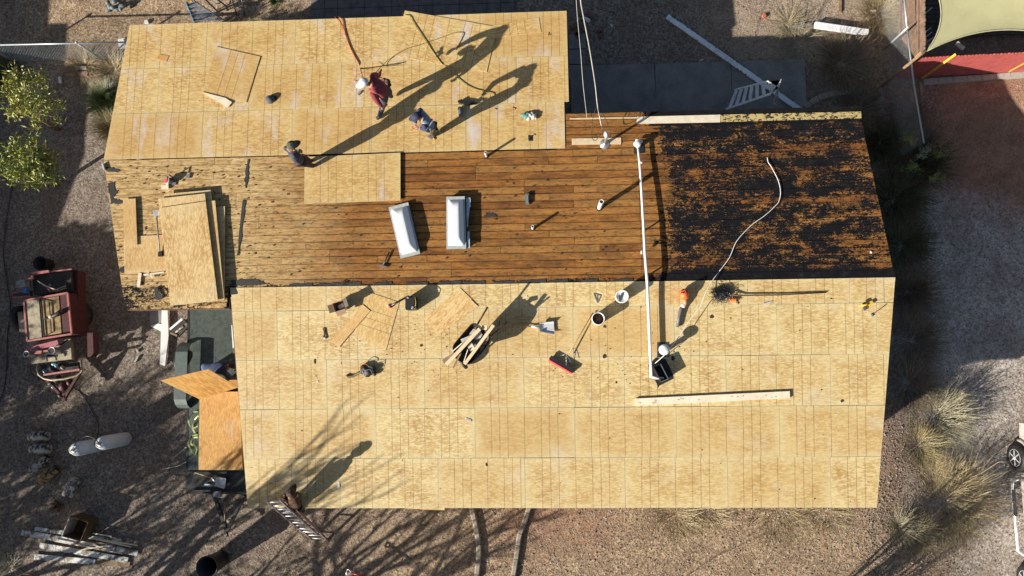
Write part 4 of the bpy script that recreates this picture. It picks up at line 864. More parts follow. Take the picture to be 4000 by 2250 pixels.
dk = flat('felt_crumb', (.045, .03, .02), .85)
for x, y, r, lb in ((1230, 1411, .09, 'dark elongated felt crumb left of the tool belt'), (2361, 1391, .075, 'dark angular felt crumb right of the broom head'), (3290, 1566, .06, 'dark five-sided felt crumb right of the long board'), (2780, 1237, .07, 'dark leaf-shaped felt crumb right of the blower nozzle'), (1645, 1349, .06, 'dark oval felt crumb left of the wheelbarrow'), (2628, 1400, .08, 'brown felt crumb touching the tar skirt'), (1900, 1815, .055, 'dark felt crumb on the lowest sheets'), (2362, 1275, .06, 'dark felt crumb just below the open bucket'), (2407, 1493, .04, 'square black felt crumb between broom and duct')):
    m = MB(); n_ = 8; pts = [S(x, y, .012)+V(math.cos(2*PI*i/n_)*r*random.uniform(.4, .7)*(.5 if lb.startswith('dark elo') else 1), math.sin(2*PI*i/n_)*r*random.uniform(.5, .9), 0) for i in range(n_)]; m.prism(pts, (0, 0, -.011)); m.build('felt_crumb', dk, label=lb, cat='scrap')
m = MB(); spots = []
for i in range(230):
    q = random.random()
    if q < .35: x, y = random.gauss(1700, 160), random.gauss(1370, 90)
    elif q < .6: x, y = random.gauss(2420, 140), random.gauss(1400, 110)
    else: x, y = random.uniform(960, 3440), random.uniform(1140, 1960)
    if not (950 < x < 3450 and 1130 < y < 1970): continue
    r = random.choice((.008, .01, .014, .02)); n_ = 5; a0 = random.random()*6
    m.prism([S(x, y, .008)+V(math.cos(a0+2*PI*j/n_)*r*random.uniform(.5, 1.3), math.sin(a0+2*PI*j/n_)*r*random.uniform(.5, 1), 0) for j in range(n_)], (0, 0, -.007))
tag(m.build('roof_debris', dk), 'tiny felt crumbs sprinkled over the new sheets', kind='stuff')
m = MB()
for i in range(520):
    x, y = (random.uniform(420, 2480) if i % 2 else random.uniform(420, 1000)), random.uniform(640, 1100)
    if x < 900: y = random.uniform(640, 1190)
    r = random.choice((.008, .012, .018, .03)); n_ = 6; a0 = random.random()*6
    m.prism([N(x, y, -.003)+V(math.cos(a0+2*PI*j/n_)*r*random.uniform(.6, 1.6), math.sin(a0+2*PI*j/n_)*r*random.uniform(.4, .9), 0) for j in range(n_)], (0, 0, -.006))
tag(m.build('plank_debris', dk), 'tiny felt crumbs sprinkled over the old planks', kind='stuff')
MB().lathe(N(3403, 985, .0), [(.03, 0), (.03, .006), (.001, .01)], 12).build('nail_disc', WHITEP, label='tiny white plastic disc on the tarred planks near the right edge', cat='disc')
# ---------------------------------------------------------------- people
SKIN = flat('skin', (.36, .17, .10), .55, var=.06)
def skin_mesh(J, E, R, zones, name, mats, parent, root=0, sub=1):
    me = bpy.data.meshes.new('sk'); names = list(J); idx = {n: i for i, n in enumerate(names)}; o0 = wloc(parent)
    me.from_pydata([tuple(Vector(J[n])-o0) for n in names], [(idx[a_], idx[b_]) for a_, b_ in E], [])
    o = bpy.data.objects.new('sk', me); COL.objects.link(o)
    md = o.modifiers.new('s', 'SKIN'); md.use_smooth_shade = True; md.branch_smoothing = .6
    sv = me.skin_vertices[0].data
    for n in names:
        r = R[n]; sv[idx[n]].radius = r if isinstance(r, tuple) else (r, r)
        sv[idx[n]].use_root = (idx[n] == root)
    s2 = o.modifiers.new('ss', 'SUBSURF'); s2.levels = sub+1; s2.render_levels = sub+1
    dg = bpy.context.evaluated_depsgraph_get(); out = bpy.data.meshes.new_from_object(o.evaluated_get(dg)); bpy.data.objects.remove(o)
    for m_ in mats: out.materials.append(m_)
    segs = [(np.array(J[a_])-np.array(o0), np.array(J[b_])-np.array(o0), zones.get((a_, b_), 0)) for a_, b_ in E]
    for p in out.polygons:
        c = np.array(p.center); best = 1e9; z = 0
        for a_, b_, zz in segs:
            ab = b_-a_; t_ = min(1, max(0, (c-a_) @ ab/(ab @ ab+1e-9))); d = np.linalg.norm(c-a_-ab*t_)
            if d < best: best = d; z = zz
        p.material_index = z; p.use_smooth = True
    out.name = name; ob = bpy.data.objects.new(name, out); COL.objects.link(ob); ob.parent = parent; return ob
def hand(c, d, up, parent, name='hand', curl=.9, s=1., mat=None):
    """palm + four unequal curled fingers + thumb from the side"""
    c = Vector(c); d = Vector(d).normalized(); up = Vector(up); w = d.cross(up).normalized(); n = w.cross(d).normalized()
    m = MB(); m.ball(c+d*.045*s, (.047*s, .040*s, .017*s), 10, 0, Matrix((d, w, n)).transposed(), 6)
    for k, (o_, L) in enumerate(((-.030, .062), (-.010, .075), (.011, .072), (.031, .056))):
        p = c+d*.082*s+w*o_*s; q = p; pts = [c+d*.05*s+w*o_*.8*s, p]; a_ = .25
        for f in (.42, .33, .25):
            a_ += curl*.75; q = q+(d*math.cos(a_)-n*math.sin(a_))*L*f*s*1.2; pts.append(q)
        m.tube(pts, [.011*s, .010*s, .0095*s, .0085*s, .007*s], 6)
    m.tube([c+d*.015*s-w*.025*s, c+d*.045*s-w*.052*s-n*.01*s, c+d*.07*s-w*.055*s-n*.03*s, c+d*.085*s-w*.04*s-n*.042*s], [.014*s, .012*s, .011*s, .008*s], 6)
    return m.build(name, mat or SKIN, parent)
EDG = [('pelvis', 'waist'), ('waist', 'chest'), ('chest', 'neck0'), ('neck0', 'neck'), ('chest', 'shL'), ('shL', 'elL'), ('elL', 'wrL'), ('chest', 'shR'), ('shR', 'elR'), ('elR', 'wrR'),
       ('pelvis', 'hipL'), ('hipL', 'knL'), ('knL', 'anL'), ('anL', 'toL'), ('pelvis', 'hipR'), ('hipR', 'knR'), ('knR', 'anR'), ('anR', 'toR')]
RAD = dict(pelvis=(.15, .125), waist=(.145, .12), chest=(.17, .13), neck0=.075, neck=.058, shL=.078, shR=.078, elL=.052, elR=.052, wrL=.035, wrR=.035, hipL=.10, hipR=.10, knL=.072, knR=.072, anL=.05, anR=.05, toL=.042, toR=.042)
def person(label, P, J, face, mats, cap=None, up=(0, 0, 1), hands=(1, 1), bare=0, hair=None, rad=None, glove=None, fat=1.2, tall=1.):
    """J: joint -> (px, py, height above that roof); face: horizontal look direction; mats shirt, trousers, boots"""
    j = {k: P(v[0], v[1], v[2]*(tall if v[2] > .15 else 1)) for k, v in J.items()}
    if 'waist' not in j: j['waist'] = j['pelvis'].lerp(j['chest'], .45)
    if 'neck0' not in j: j['neck0'] = j['chest'].lerp(j['neck'], .55)
    ax = (j['shL']-j['shR']).normalized()
    for s_, k in ((1, 'L'), (-1, 'R')):
        if 'hip'+k not in j: j['hip'+k] = j['pelvis']+ax*.10*s_+V(0, 0, -.06)
    ft = (j['anL']+j['anR'])/2; t = thing('person', label, 'person', V(ft.x, ft.y, min(j['anL'].z, j['anR'].z)-.06))
    order = ['pelvis']+[k for k in j if k != 'pelvis' and k != 'head']; jj = {k: j[k] for k in order}
    z = {e_: 0 for e_ in EDG}
    for e_ in EDG:
        if e_[0] in ('pelvis', 'hipL', 'hipR', 'knL', 'knR') and e_[1] != 'waist': z[e_] = 1
        if e_[0] in ('anL', 'anR'): z[e_] = 2
    z[('neck0', 'neck')] = 3
    if bare: z[('elL', 'wrL')] = z[('elR', 'wrR')] = 3
    r = dict(RAD); r.update(rad or {}); r = {k: (tuple(x*fat for x in v) if isinstance(v, tuple) else v*fat) for k, v in r.items()}
    skin_mesh(jj, EDG, r, z, 'body', [mats[0], mats[1], mats[2], SKIN], t)
    # head with face
    h = j['head']; U = Vector(up).normalized(); F = Vector(face); F = (F-U*F.dot(U)).normalized(); L = U.cross(F)
    M = Matrix((F, L, U)).transposed(); m = MB(); m.ball(h, (.096, .076, .115), 16, 0, M, 12); m.ball(h+F*.03-U*.06, (.065, .055, .06), 12, 0, M)
    m.ball(h+F*.10-U*.012, (.022, .014, .024), 8, 0, M); m.tube([j['neck'], h-U*.06-F*.015], .055, 10)
    for s_ in (1, -1): m.ball(h+L*.077*s_-U*.01, (.018, .010, .03), 8, 0, M)
    hd = m.build('head', SKIN, t)
    m = MB()
    for s_ in (1, -1): m.ball(h+F*.083+L*.03*s_+U*.012, (.012, .014, .009), 8, 0, M)
    m.build('eye', flat('eye_dark', (.03, .02, .02), .3), hd); MB().ball(h+F*.088-U*.058, (.010, .024, .006), 8, 0, M).build('mouth', flat('lips', (.24, .08, .06), .5), hd)
    if hair: MB().ball(h-F*.018+U*.012, (.098, .086, .112), 14, 0, M, 10).build('hair', hair, t)
    if cap:
        m = MB(); vs = []; n = 20
        for i in range(8):
            a_ = i/7*PI/2
            for q in range(n):
                b_ = 2*PI*q/n; vs.append(h+U*.02+M @ V(math.cos(b_)*.128*math.cos(a_)-.008, math.sin(b_)*.108*math.cos(a_), .112*math.sin(a_)+(.004*math.cos(b_*3))))
        m.add(vs, [(i*n+q, i*n+(q+1) % n, (i+1)*n+(q+1) % n, (i+1)*n+q) for i in range(7) for q in range(n)], 0, True)
        co = m.build('cap', cap, t); m = MB(); vs = []
        for i in range(5):
            for q in range(9):
                b_ = (q-4)/4*1.15; rr = .098+i*.026*math.cos(b_*.75); vs.append(h+U*(.032-.012*(q-4)**2/16-.004*i)+M @ V(math.cos(b_)*(rr+.01), math.sin(b_)*.102, 0))
        f = [(i*9+q, i*9+q+1, (i+1)*9+q+1, (i+1)*9+q) for i in range(4) for q in range(8)]; k = len(vs)
        m.add(vs+[v-U*.005 for v in vs], f+[tuple(x+k for x in g_[::-1]) for g_ in f], 0, True); m.build('visor', cap, co); MB().ball(h+U*.128-F*.008, .010, 8).build('button', cap, co)
    for s_, k in enumerate('LR'):
        if hands[s_]: hand(j['wr'+k], j['wr'+k]-j['el'+k], (0, 0, 1), t, mat=glove)
    # collar and belt
    MB().tube([j['neck0']+(j['neck']-j['neck0'])*.3, j['neck0']+(j['neck']-j['neck0'])*.55], [.082, .07], 14, cap=False).build('collar', mats[0], t)
    return t, j
JEAN = flat('dark_jeans', (.035, .05, .085), .85, var=.2, sc=16); BOOT = flat('dark_boot', (.035, .03, .03), .7); WCAP = flat('white_cap', (.62, .64, .68), .8, var=.05)
MAROON = flat('maroon_shirt', (.235, .045, .06), .9, var=.14, sc=10, bump=.4)
rise = lambda a_, b_: (b_[0]-a_[0], b_[1]-a_[1])
t, j = person('worker in maroon long-sleeved shirt and white cap bending over the upper sheets', N,
    dict(head=(1421, 324, 1.36), neck=(1444, 328, 1.33), chest=(1466, 334, 1.24), pelvis=(1506, 362, .98), waist=(1488, 350, 1.10), shL=(1452, 360, 1.22), elL=(1473, 394, 1.0), wrL=(1492, 418, .80), shR=(1450, 300, 1.26), elR=(1470, 292, 1.0), wrR=(1482, 300, .80),
         knL=(1497, 405, .50), anL=(1484, 452, .09), toL=(1470, 466, .05), hipL=(1504, 376, .90), hipR=(1514, 352, .90), knR=(1520, 366, .50), anR=(1524, 375, .12), toR=(1536, 379, .07)),
    (-.9, -.35, -.1), (MAROON, JEAN, BOOT), WCAP, (-.25, -.05, .95), rad=dict(chest=(.20, .15), waist=(.18, .15), pelvis=(.165, .14), shL=.088, shR=.088, elL=.062, elR=.06), tall=1.14)
MB().tube([N(1497, 422, .82), N(1512, 407, .86)], .024, 8).build('red_tool', RED, t)
m = MB()
for x, y, r in ((1503, 314, .07), (1514, 318, .075), (1520, 330, .06), (1518, 342, .05)): m.ball(N(x, y, .95), (r, r*.8, r*1.4), 8)
m.build('tool_pouch', flat('oxblood_leather', (.05, .02, .02), .6), t)
m = MB()
for a_, b_ in (((1475, 305, .75), (1490, 272, .72)), ((1479, 308, .72), (1483, 280, .74)), ((1483, 302, .75), (1487, 285, .68))): m.tube([N(*a_), N(*b_)], .022, 7)
m.build('held_nailer', flat('nailer_brown', (.12, .07, .06), .5), t)
MB().beam(N(1398, 370, .02), N(1410, 357, .02), .05, .03).build('metal_bracket', flat('dull_metal', (.22, .22, .22), .6), label='small dull metal bracket lying below the white cap', cat='bracket')
GREYS = flat('grey_blue_shirt', (.22, .265, .34), .9, var=.1, sc=8, bump=.3); NAVY = flat('navy_cloth', (.030, .034, .075), .85, var=.15); OLIV = flat('olive_trousers', (.085, .08, .055), .9, var=.25, sc=14)
t, j = person('worker in navy cap and grey-backed shirt stooping over a red tool on the upper sheets', N,
    dict(head=(1627, 456, 1.08), neck=(1644, 466, 1.06), chest=(1660, 470, 1.02), pelvis=(1688, 492, .84), waist=(1676, 480, .95), shL=(1658, 492, .98), elL=(1672, 508, .76), wrL=(1636, 500, .68), shR=(1642, 436, 1.0), elR=(1624, 450, .78), wrR=(1622, 486, .66),
         hipL=(1690, 500, .77), hipR=(1692, 484, .77), knL=(1684, 508, .46), anL=(1694, 528, .1), toL=(1684, 535, .05), knR=(1690, 496, .46), anR=(1708, 511, .1), toR=(1700, 519, .05)),
    (-.95, -.2, -.2), (GREYS, OLIV, BOOT), NAVY, (-.35, -.05, .93), rad=dict(chest=(.17, .15), waist=(.16, .14)), tall=1.2)
m = MB(); c_ = N(1664, 466, 1.13); m.ball(c_, (.20, .17, .05), 14, 0, Matrix.Rotation(-.75, 3, 'Z')); 
NAVS = flat('navy_sleeve', (.055, .055, .105), .9, var=.15)
for s_ in ('L', 'R'): MB().tube([j['sh'+s_]+(j['chest']-j['sh'+s_])*.25, j['sh'+s_], j['sh'+s_].lerp(j['el'+s_], .5), j['el'+s_], j['el'+s_].lerp(j['wr'+s_], .8)], [.07, .09, .075, .062, .045], 12).build('sleeve', NAVS, t)
MB().tube([N(1619, 494, .62), N(1612, 500, .60)], .035, 8).build('red_tool', RED, t); MB().ball(N(1686, 500, .72), (.06, .05, .05), 8).build('yellow_pouch', flat('lime_pouch', (.50, .52, .04), .5), t)
m = MB()
for i in range(3): m.tube([N(1690+i*5, 508, .5), N(1694+i*5, 516, .4), N(1698+i*5, 510, .35)], .008, 5)
m.build('strap', LUMB, t)
t = thing('pry_bar', 'yellow-handled pry bar by the boots of the navy-capped worker', 'pry bar', N(1690, 540)); MB().tube([N(1688, 530, .03), N(1692, 538, .03), N(1698, 545, .02)], .014, 7).build('handle', YEL, t); MB().ball(N(1680, 536, .03), (.09, .06, .025), 10).build('head', flat('warm_grey', (.22, .19, .15), .5), t)  # pry bar head in a plain warm grey
DKB = flat('black_blue_jacket', (.055, .065, .09), .9, var=.15, sc=8, bump=.4); DKP = flat('black_violet_trousers', (.035, .028, .038), .9, var=.2)
t, j = person('worker in dark jacket and olive cap standing at the lower edge of the upper sheets', N,
    dict(head=(1142, 568, 1.52), neck=(1136, 584, 1.42), chest=(1136, 596, 1.28), pelvis=(1172, 628, .92), waist=(1158, 614, 1.08), shL=(1112, 578, 1.34), elL=(1140, 588, 1.12), wrL=(1164, 590, 1.05), shR=(1152, 622, 1.32), elR=(1172, 632, 1.05), wrR=(1180, 612, .98),
         hipL=(1172, 618, .86), hipR=(1178, 636, .86), knL=(1196, 622, .48), anL=(1212, 630, .1), toL=(1222, 624, .05), knR=(1200, 640, .48), anR=(1222, 648, .1), toR=(1234, 644, .05)),
    (.9, .45, -.1), (DKB, DKP, BOOT), flat('olive_cap', (.075, .085, .055), .85), (.12, .05, 1))
m = MB(); m.ball(N(1165, 644, .85), (.09, .05, .09), 10); m.build('tool_pouch', flat('oxblood_leather', (1, 1, 1)), t)
MB().tube([j['neck']+V(.06, -.02, 0), j['chest']+V(.15, .05, .08), j['chest']+V(.17, .05, -.05)], .012, 6).build('white_cord', WHITEP, t)
BRN = flat('brown_jacket', (.085, .045, .025), .92, var=.2, sc=10, bump=.4)
t, j = person('worker in brown hooded jacket climbing the extension ladder at the front eave', S,
    dict(head=(1138, 1922, .86), neck=(1136, 1934, .72), chest=(1140, 1945, .60), pelvis=(1160, 1978, .12), waist=(1150, 1960, .35), shL=(1118, 1942, .68), elL=(1104, 1942, .48), wrL=(1112, 1958, .40), shR=(1162, 1930, .64), elR=(1170, 1938, .42), wrR=(1166, 1950, .3),
         hipL=(1150, 1980, .05), hipR=(1166, 1982, .05), knL=(1158, 1992, -.32), anL=(1168, 1998, -.75), toL=(1166, 1988, -.8), knR=(1176, 1992, -.35), anR=(1184, 1996, -.62), toR=(1180, 1986, -.68)),
    (.35, .85, -.2), (BRN, flat('dark_brown_trousers', (.05, .03, .02), .9), BOOT), flat('brown_cap', (.065, .038, .022), .9), (.1, .1, 1), rad=dict(chest=(.18, .15), waist=(.17, .14)))
MB().ball(j['head']-V(.02, .04, .05), (.12, .11, .09), 12).build('hood', BRN, t)
# ladder worker's extension ladder
lt = thing('extension_ladder', 'aluminium and faded pink extension ladder leaning on the front eave', 'ladder', G(1250, 2108)); PINKM = flat('faded_pink_rail', (.36, .25, .25), .5, .3)
def rails(bl, br, tl, tr, rungs, off=0, mat=PINKM, w=.07, th=.025, name='rail', parent=lt, rr=.018, r0=.05):
    dz = V(0, 0, off); bl, br, tl, tr = [q+dz for q in (bl, br, tl, tr)]
    for a_, b_ in ((bl, tl), (br, tr)): MB().beam(a_, b_, th, w, up=(0, .4, 1)).build(name, mat, parent)
    for i in range(rungs):
        k = r0+(1-2*r0)*i/(rungs-1); MB().tube([bl.lerp(tl, k), br.lerp(tr, k)], rr, 8).build('rung', ALU, parent)
bl, br = G(1219, 2106), G(1280, 2110)
Lh = 3.05
tl, tr = G(1072, 1975, Lh), G(1132, 1977, Lh)
tl = bl.lerp(tl, 1); rails(bl, br, G(1092, 1990, 2.4), G(1157, 1988, 2.4), 9)
rails(G(1187, 2078, .7), G(1238, 2082, .7), G(1043, 1953, 3.05), G(1097, 1950, 3.05), 10, .06, mat=flat('bright_rail', (.52, .44, .43), .4, .4))
# trailer worker
NB = flat('navy_jacket', (.030, .042, .10), .9, var=.2, sc=9, bump=.4)
t, j = person('worker in navy jacket bending behind the leaning sheets in the flatbed trailer', G,
    dict(head=(912, 1428, 1.45), neck=(896, 1430, 1.45), chest=(872, 1436, 1.42), pelvis=(806, 1444, 1.25), waist=(838, 1436, 1.40), shL=(872, 1420, 1.42), elL=(900, 1415, 1.2), wrL=(915, 1440, 1.0), shR=(880, 1458, 1.4), elR=(898, 1474, 1.15), wrR=(908, 1482, .95),
         hipL=(800, 1430, 1.18), hipR=(802, 1458, 1.18), knL=(806, 1440, .85), anL=(820, 1440, .52), toL=(835, 1440, .48), knR=(806, 1466, .85), anR=(822, 1464, .52), toR=(836, 1464, .48)),
    (.6, -.2, -.8), (NB, flat('blue_jeans', (.07, .12, .25), .85), BOOT), None, (.8, .1, .55), hair=flat('dark_hair', (.015, .012, .01), .6))
# ---------------------------------------------------------------- yard, left side
def K(x, y, h): return G(x/2.4975, 1020+y/2.4975, h)
KRED = flat('kettle_red', (.065, .012, .013), .6, var=.3, sc=9); KPINK = flat('kettle_faded_red', (.42, .15, .14), .55, var=.2, sc=12); KTAN = flat('tarry_tan_steel', (.34, .29, .20), .6, .2, var=.4, sc=5); KBLK = flat('kettle_black', (.02, .016, .015), .6, var=.3)
def kframe(m, pts, h, w=.05): 
    for i in range(len(pts)): m.beam(K(*pts[i], h), K(*pts[(i+1) % len(pts)], h), w, w)
t = thing('roofing_kettle', 'red wheeled tar kettle with square tan lid, parked in the gravel left of the house', 'tar kettle', G(190, 1300))
rim = [(235, 385), (660, 310), (700, 710), (268, 780)]
m = MB(); m.prism([K(x, y, 1.15) for x, y in rim], (0, 0, -.75)); m.build('vat', KRED, t)
m = MB(); kframe(m, rim, 1.2, .045); m.build('vat_rim', KPINK, t)
m = MB(); m.prism([K(x, y, 1.17) for x, y in ((250, 395), (385, 372), (415, 745), (275, 768))], (0, 0, .03)); m.build('lid_plate', KTAN, t)
m = MB(); m.prism([K(x, y, 1.155) for x, y in ((400, 372), (575, 342), (602, 705), (425, 740))], (0, 0, .01)); m.build('vat_top', flat('tar_stained_ochre', (.30, .21, .09), .45, var=.6, sc=7), t)
m = MB(); kframe(m, [(398, 385), (480, 398), (500, 700), (425, 735)], 1.2, .02); m.beam(K(415, 565, 1.2), K(495, 560, 1.2), .03, .02); m.build('hatch_frame', KBLK, t)
m = MB(); m.tube([K(485, 545, 1.25), K(535, 530, 1.3), K(600, 485, 1.38)], .055, 10); m.build('stack_pipe', KBLK, t); MB().lathe(K(508, 538, 1.26), [(.07, -.06), (.07, .06)], 12, axis=(1, .3, .2)).build('pipe_sleeve', KTAN, t)
m = MB(); m.prism([K(x, y, .9) for x, y in ((180, 500), (245, 485), (262, 700), (195, 690))], (0, 0, .03)); m.build('side_shelf', KTAN, t)
m = MB(); m.prism([K(x, y, .85) for x, y in ((310, 130), (690, 85), (700, 290), (330, 330))], (0, 0, -.4)); m.build('engine_bed', KBLK, t)
m = MB(); m.beam(K(300, 125, 1.0), K(480, 100, 1.0), .07, .05); m.beam(K(252, 175, .98), K(325, 168, .98), .06, .05); m.beam(K(310, 122, 1.0), K(318, 172, 1.0), .05, .05); m.beam(K(480, 105, .95), K(700, 78, .95), .03, .03); m.build('engine_guard', KPINK, t)
m = MB(); m.box(K(245, 222, .9), (.17, .20, .25), .1); m.box(K(188, 226, .85), (.10, .18, .14), .1); m.build('battery_box', flat('dirty_grey_steel', (.26, .27, .25), .5, var=.3), t)
MB().box(K(255, 290, .95), (.10, .12, .14), .1).build('blue_canister', flat('blue_plastic', (.05, .18, .50), .4), t)
m = MB(); m.prism([K(x, y, .8) for x, y in ((120, 310), (290, 285), (292, 345), (125, 360))], (0, 0, -.12)); m.build('tool_tray', KPINK, t); MB().prism([K(x, y, .803) for x, y in ((128, 318), (280, 295), (282, 335), (132, 345))], (0, 0, .01)).build('tray_floor', KBLK, t)
for pts, mt, r in (([(365, 190), (400, 215), (440, 240), (520, 270), (590, 290)], LUMP, .014), ([(450, 245), (480, 285), (495, 305)], KPINK, .018), ([(480, 225), (500, 235), (490, 248), (475, 240)], KTAN, .014), ([(510, 295), (640, 240)], KTAN, .02), ([(540, 300), (645, 262)], KTAN, .02)): MB().tube([K(x, y, 1.0) for x, y in pts], r, 6).build('fuel_line', mt, t)
m = MB(); m.prism([K(x, y, .75) for x, y in ((700, 80), (755, 90), (762, 400), (705, 400))], (0, 0, -.35)); m.build('side_panel', KRED, t)
m = MB(); m.prism([K(x, y, .8) for x, y in ((850, 700), (905, 700), (912, 900), (880, 935), (855, 935))], (0, 0, -.25)); m.build('fender', KRED, t)
for q in ((800, 520), (205, 560)): MB().lathe(K(*q, .36), [(.16, -.11), (.33, -.11), (.37, -.05), (.37, .05), (.33, .11), (.16, .11), (.10, .06), (.001, .06)], 24, axis=(1, .12, 0)).build('wheel', BLACK, t)
m = MB(); m.prism([K(x, y, 1.0) for x, y in ((230, 865), (240, 850), (560, 770), (572, 822), (350, 860), (230, 875))], (0, 0, -.03)); m.build('mesh_step', flat('pink_mesh_step', (.42, .13, .17), .6, var=.5, sc=60), t)
m = MB(); m.prism([K(x, y, .8) for x, y in ((282, 790), (685, 745), (698, 955), (300, 1005))], (0, 0, -.12)); m.build('deck', KTAN, t)
for x, y, r in ((572, 876, .10), (330, 908, .085)):
    c_ = K(x, y, .82); MB().tube([c_, c_+V(0, 0, .30)], r, 18, cap=False).build('pipe_socket', STEEL, t); MB().lathe(c_+V(0, 0, .285), [(r*.82, 0), (r, .016)], 18, cap=False).build('socket_lip', ALU, t); MB().lathe(c_, [(r*.8, .28), (.001, .28)], 18, cap=False).build('socket_hole', BLACK, t)
m = MB(); m.beam(K(318, 895, 1.0), K(490, 872, 1.0), .05, .05); m.beam(K(340, 890, 1.02), K(410, 890, 1.02), .09, .05); m.build('lever', KPINK, t)
m = MB(); m.prism([K(x, y, .83) for x, y in ((410, 880), (530, 865), (535, 930), (412, 942))], (0, 0, .02)); m.build('burner_opening', KBLK, t)
for a_, b_ in (((410, 945), (560, 930)), ((455, 930), (462, 975)), ((540, 925), (552, 965)), ((590, 820), (660, 765))): MB().beam(K(*a_, .9), K(*b_, .9), .03, .03).build('bracket', KBLK, t)
m = MB(); pts = [(370, 1000), (365, 1060), (380, 1110), (430, 1145), (500, 1160), (620, 1150), (750, 1120), (800, 1080), (790, 960)]
m.tube([tuple(K(x, y, .7)) for x, y in pts], .03, 8); m.build('drawbar_frame', KTAN, t)
MB().beam(K(430, 1110, .75), K(780, 1058, .75), .05, .06).build('crossbar', KPINK, t); MB().prism([K(x, y, .55) for x, y in ((390, 1010), (760, 985), (770, 1070), (420, 1110))], (0, 0, -.1)).build('lower_tray', KBLK, t)
for x, y, r, mt in ((525, 1005, .06, flat('light_blue', (.35, .62, .75), .4)), (548, 1020, .05, flat('light_blue', (1, 1, 1))), (445, 1075, .09, flat('dark_blue', (.06, .10, .16), .3)), (515, 1232, .04, WHITEP), (615, 1040, .07, KTAN)): MB().ball(K(x, y, .75), (r, r*.7, r), 8, 0, Matrix.Rotation(x, 3, 'Z')).build('fitting', mt, t)  # small fittings, each in one plain colour
m = MB(); m.beam(K(420, 1120, .5), K(620, 1330, .5), .07, .08); m.beam(K(780, 1090, .5), K(635, 1330, .5), .07, .08); m.beam(K(625, 1290, .5), K(630, 1365, .5), .1, .08); m.build('tongue', KRED, t)
for p, q in (((560, 1150), .10), ((620, 1220), .12), ((500, 1190), .08), ((680, 1180), .09), ((590, 1310), .07)): MB().ball(K(*p, .5), (q*1.3, q, q), 8, 0, Matrix.Rotation(p[0], 3, 'Z')).build('coupling', KRED if p[0] > 600 else KBLK, t)
hose('gas_hose', [(120, 1430, .6), (122, 1455, .2), (150, 1480, .03), (190, 1492, .03)], .012, BLACKP, 'black gas hose loop hanging from the left side of the kettle frame', G)
hose('gas_hose', [(275, 1505, .3), (300, 1522, .03), (335, 1560, .03), (362, 1610, .03), (382, 1650, .03), (384, 1690, .03), (372, 1725, .6), (368, 1737, 1.28)], .014, BLACKP, 'long black gas hose from the kettle tongue to the propane tanks', G)
hose('garden_hose', [(50, 700, .03), (38, 780, .03), (20, 900, .03), (14, 1000, .03), (30, 1120, .03), (40, 1200, .03), (28, 1330, .03), (26, 1440, .03), (10, 1540, .03), (-20, 1600, .03)], .014, BLACKP, 'long black hose running down the left edge of the yard', G)
# propane tanks
TANK = flat('tank_white', (.60, .66, .72), .35, var=.08, sc=6)
for i, (tx, ty) in enumerate(((285, 1757), (388, 1733))):
    q = G(tx, ty, 1.22); t = thing('propane_tank', 'tall white propane tank standing '+('leftmost in the gravel' if i == 0 else 'nearer the trailer, right of its twin'), 'propane tank', V(q.x, q.y, GZ), 'tall white propane tanks')
    b = V(q.x, q.y, GZ); MB().lathe(b, [(.17, 0), (.185, .03), (.19, .10), (.19, 1.02), (.17, 1.10), (.12, 1.16), (.05, 1.185), (.001, 1.19)], 26).build('shell', TANK, t)
    MB().tube([b+V(math.cos(a_)*.10, math.sin(a_)*.10, 1.22) for a_ in np.linspace(.6, 5.6, 16)], .012, 6).build('collar', ALU, t); MB().tube([b+V(0, 0, 1.17), b+V(0, 0, 1.27)], .03, 10).build('valve', flat('brass', (1, 1, 1)), t)
hose('gas_hose', [(285, 1755, 1.26), (292, 1738, 1.3), (308, 1718, 1.2), (340, 1704, 1.2), (372, 1715, 1.25), (386, 1733, 1.27)], .012, BLACKP, 'short black gas hose joining the two propane tanks', G)
def bin_(px, py, r, h, label, mat=BLACK, name='bin', cat='bin'):
    q = G(px, py, h); b = V(q.x, q.y, GZ); t = thing(name, label, cat, b)
    MB().lathe(b, [(r*.8, 0), (r*.98, h*.94), (r*1.06, h*.95), (r*1.06, h), (r*.96, h), (r*.78, .04), (.001, .04)], 24).build('shell', mat, t); MB().tube([b+V(math.cos(a_)*r*1.04, math.sin(a_)*r*1.04, h) for a_ in np.linspace(0, 2*PI, 25)], .008, 5).build('rim', BLACKP, t)
bin_(156, 1028, .20, .40, 'black bucket standing alone above the tar kettle', name='bucket', cat='bucket'); bin_(808, 2216, .28, .85, 'large black round bin at the bottom edge of the yard', name='trash_bin', cat='bin')
def Z(x, y): return (x/2.569, 1686+y/2.569)
def roll(px, h, r, mat, label, dark=True):
    a_, b_ = G(*Z(*px[0]), h), G(*Z(*px[1]), h); t = thing('wrapped_roll', label, 'roll', V((a_.x+b_.x)/2, (a_.y+b_.y)/2, GZ))
    d = (b_-a_); m = MB(); L = d.length; prof = [(r*.93, 0)]+[(r*(1+random.uniform(-.04, .05)), L*k/7) for k in range(1, 7)]+[(r*.9, L)]
    m.lathe(a_, prof, 14, axis=d, sm=False); m.build('wrap', mat, t); MB().lathe(a_-d.normalized()*.006, [(r*.85, 0), (r*.85, .02)], 12, axis=d).build('end_cap', BLACK, t)
def patchy(name, c1, c2, sc=9):
    t = NT(name); n = t.noise(t.obj(), sc, 4, .65, .5); t.base(t.ramp(n, [(.46, c1), (.52, c2)]), .5); return t.m
WR1 = patchy('printed_wrap', (.03, .028, .025), (.42, .40, .34), 7); WR2 = patchy('orange_wrap', (.02, .018, .015), (.38, .22, .07), 8); WR3 = patchy('white_wrap', (.12, .11, .10), (.62, .60, .55), 8)
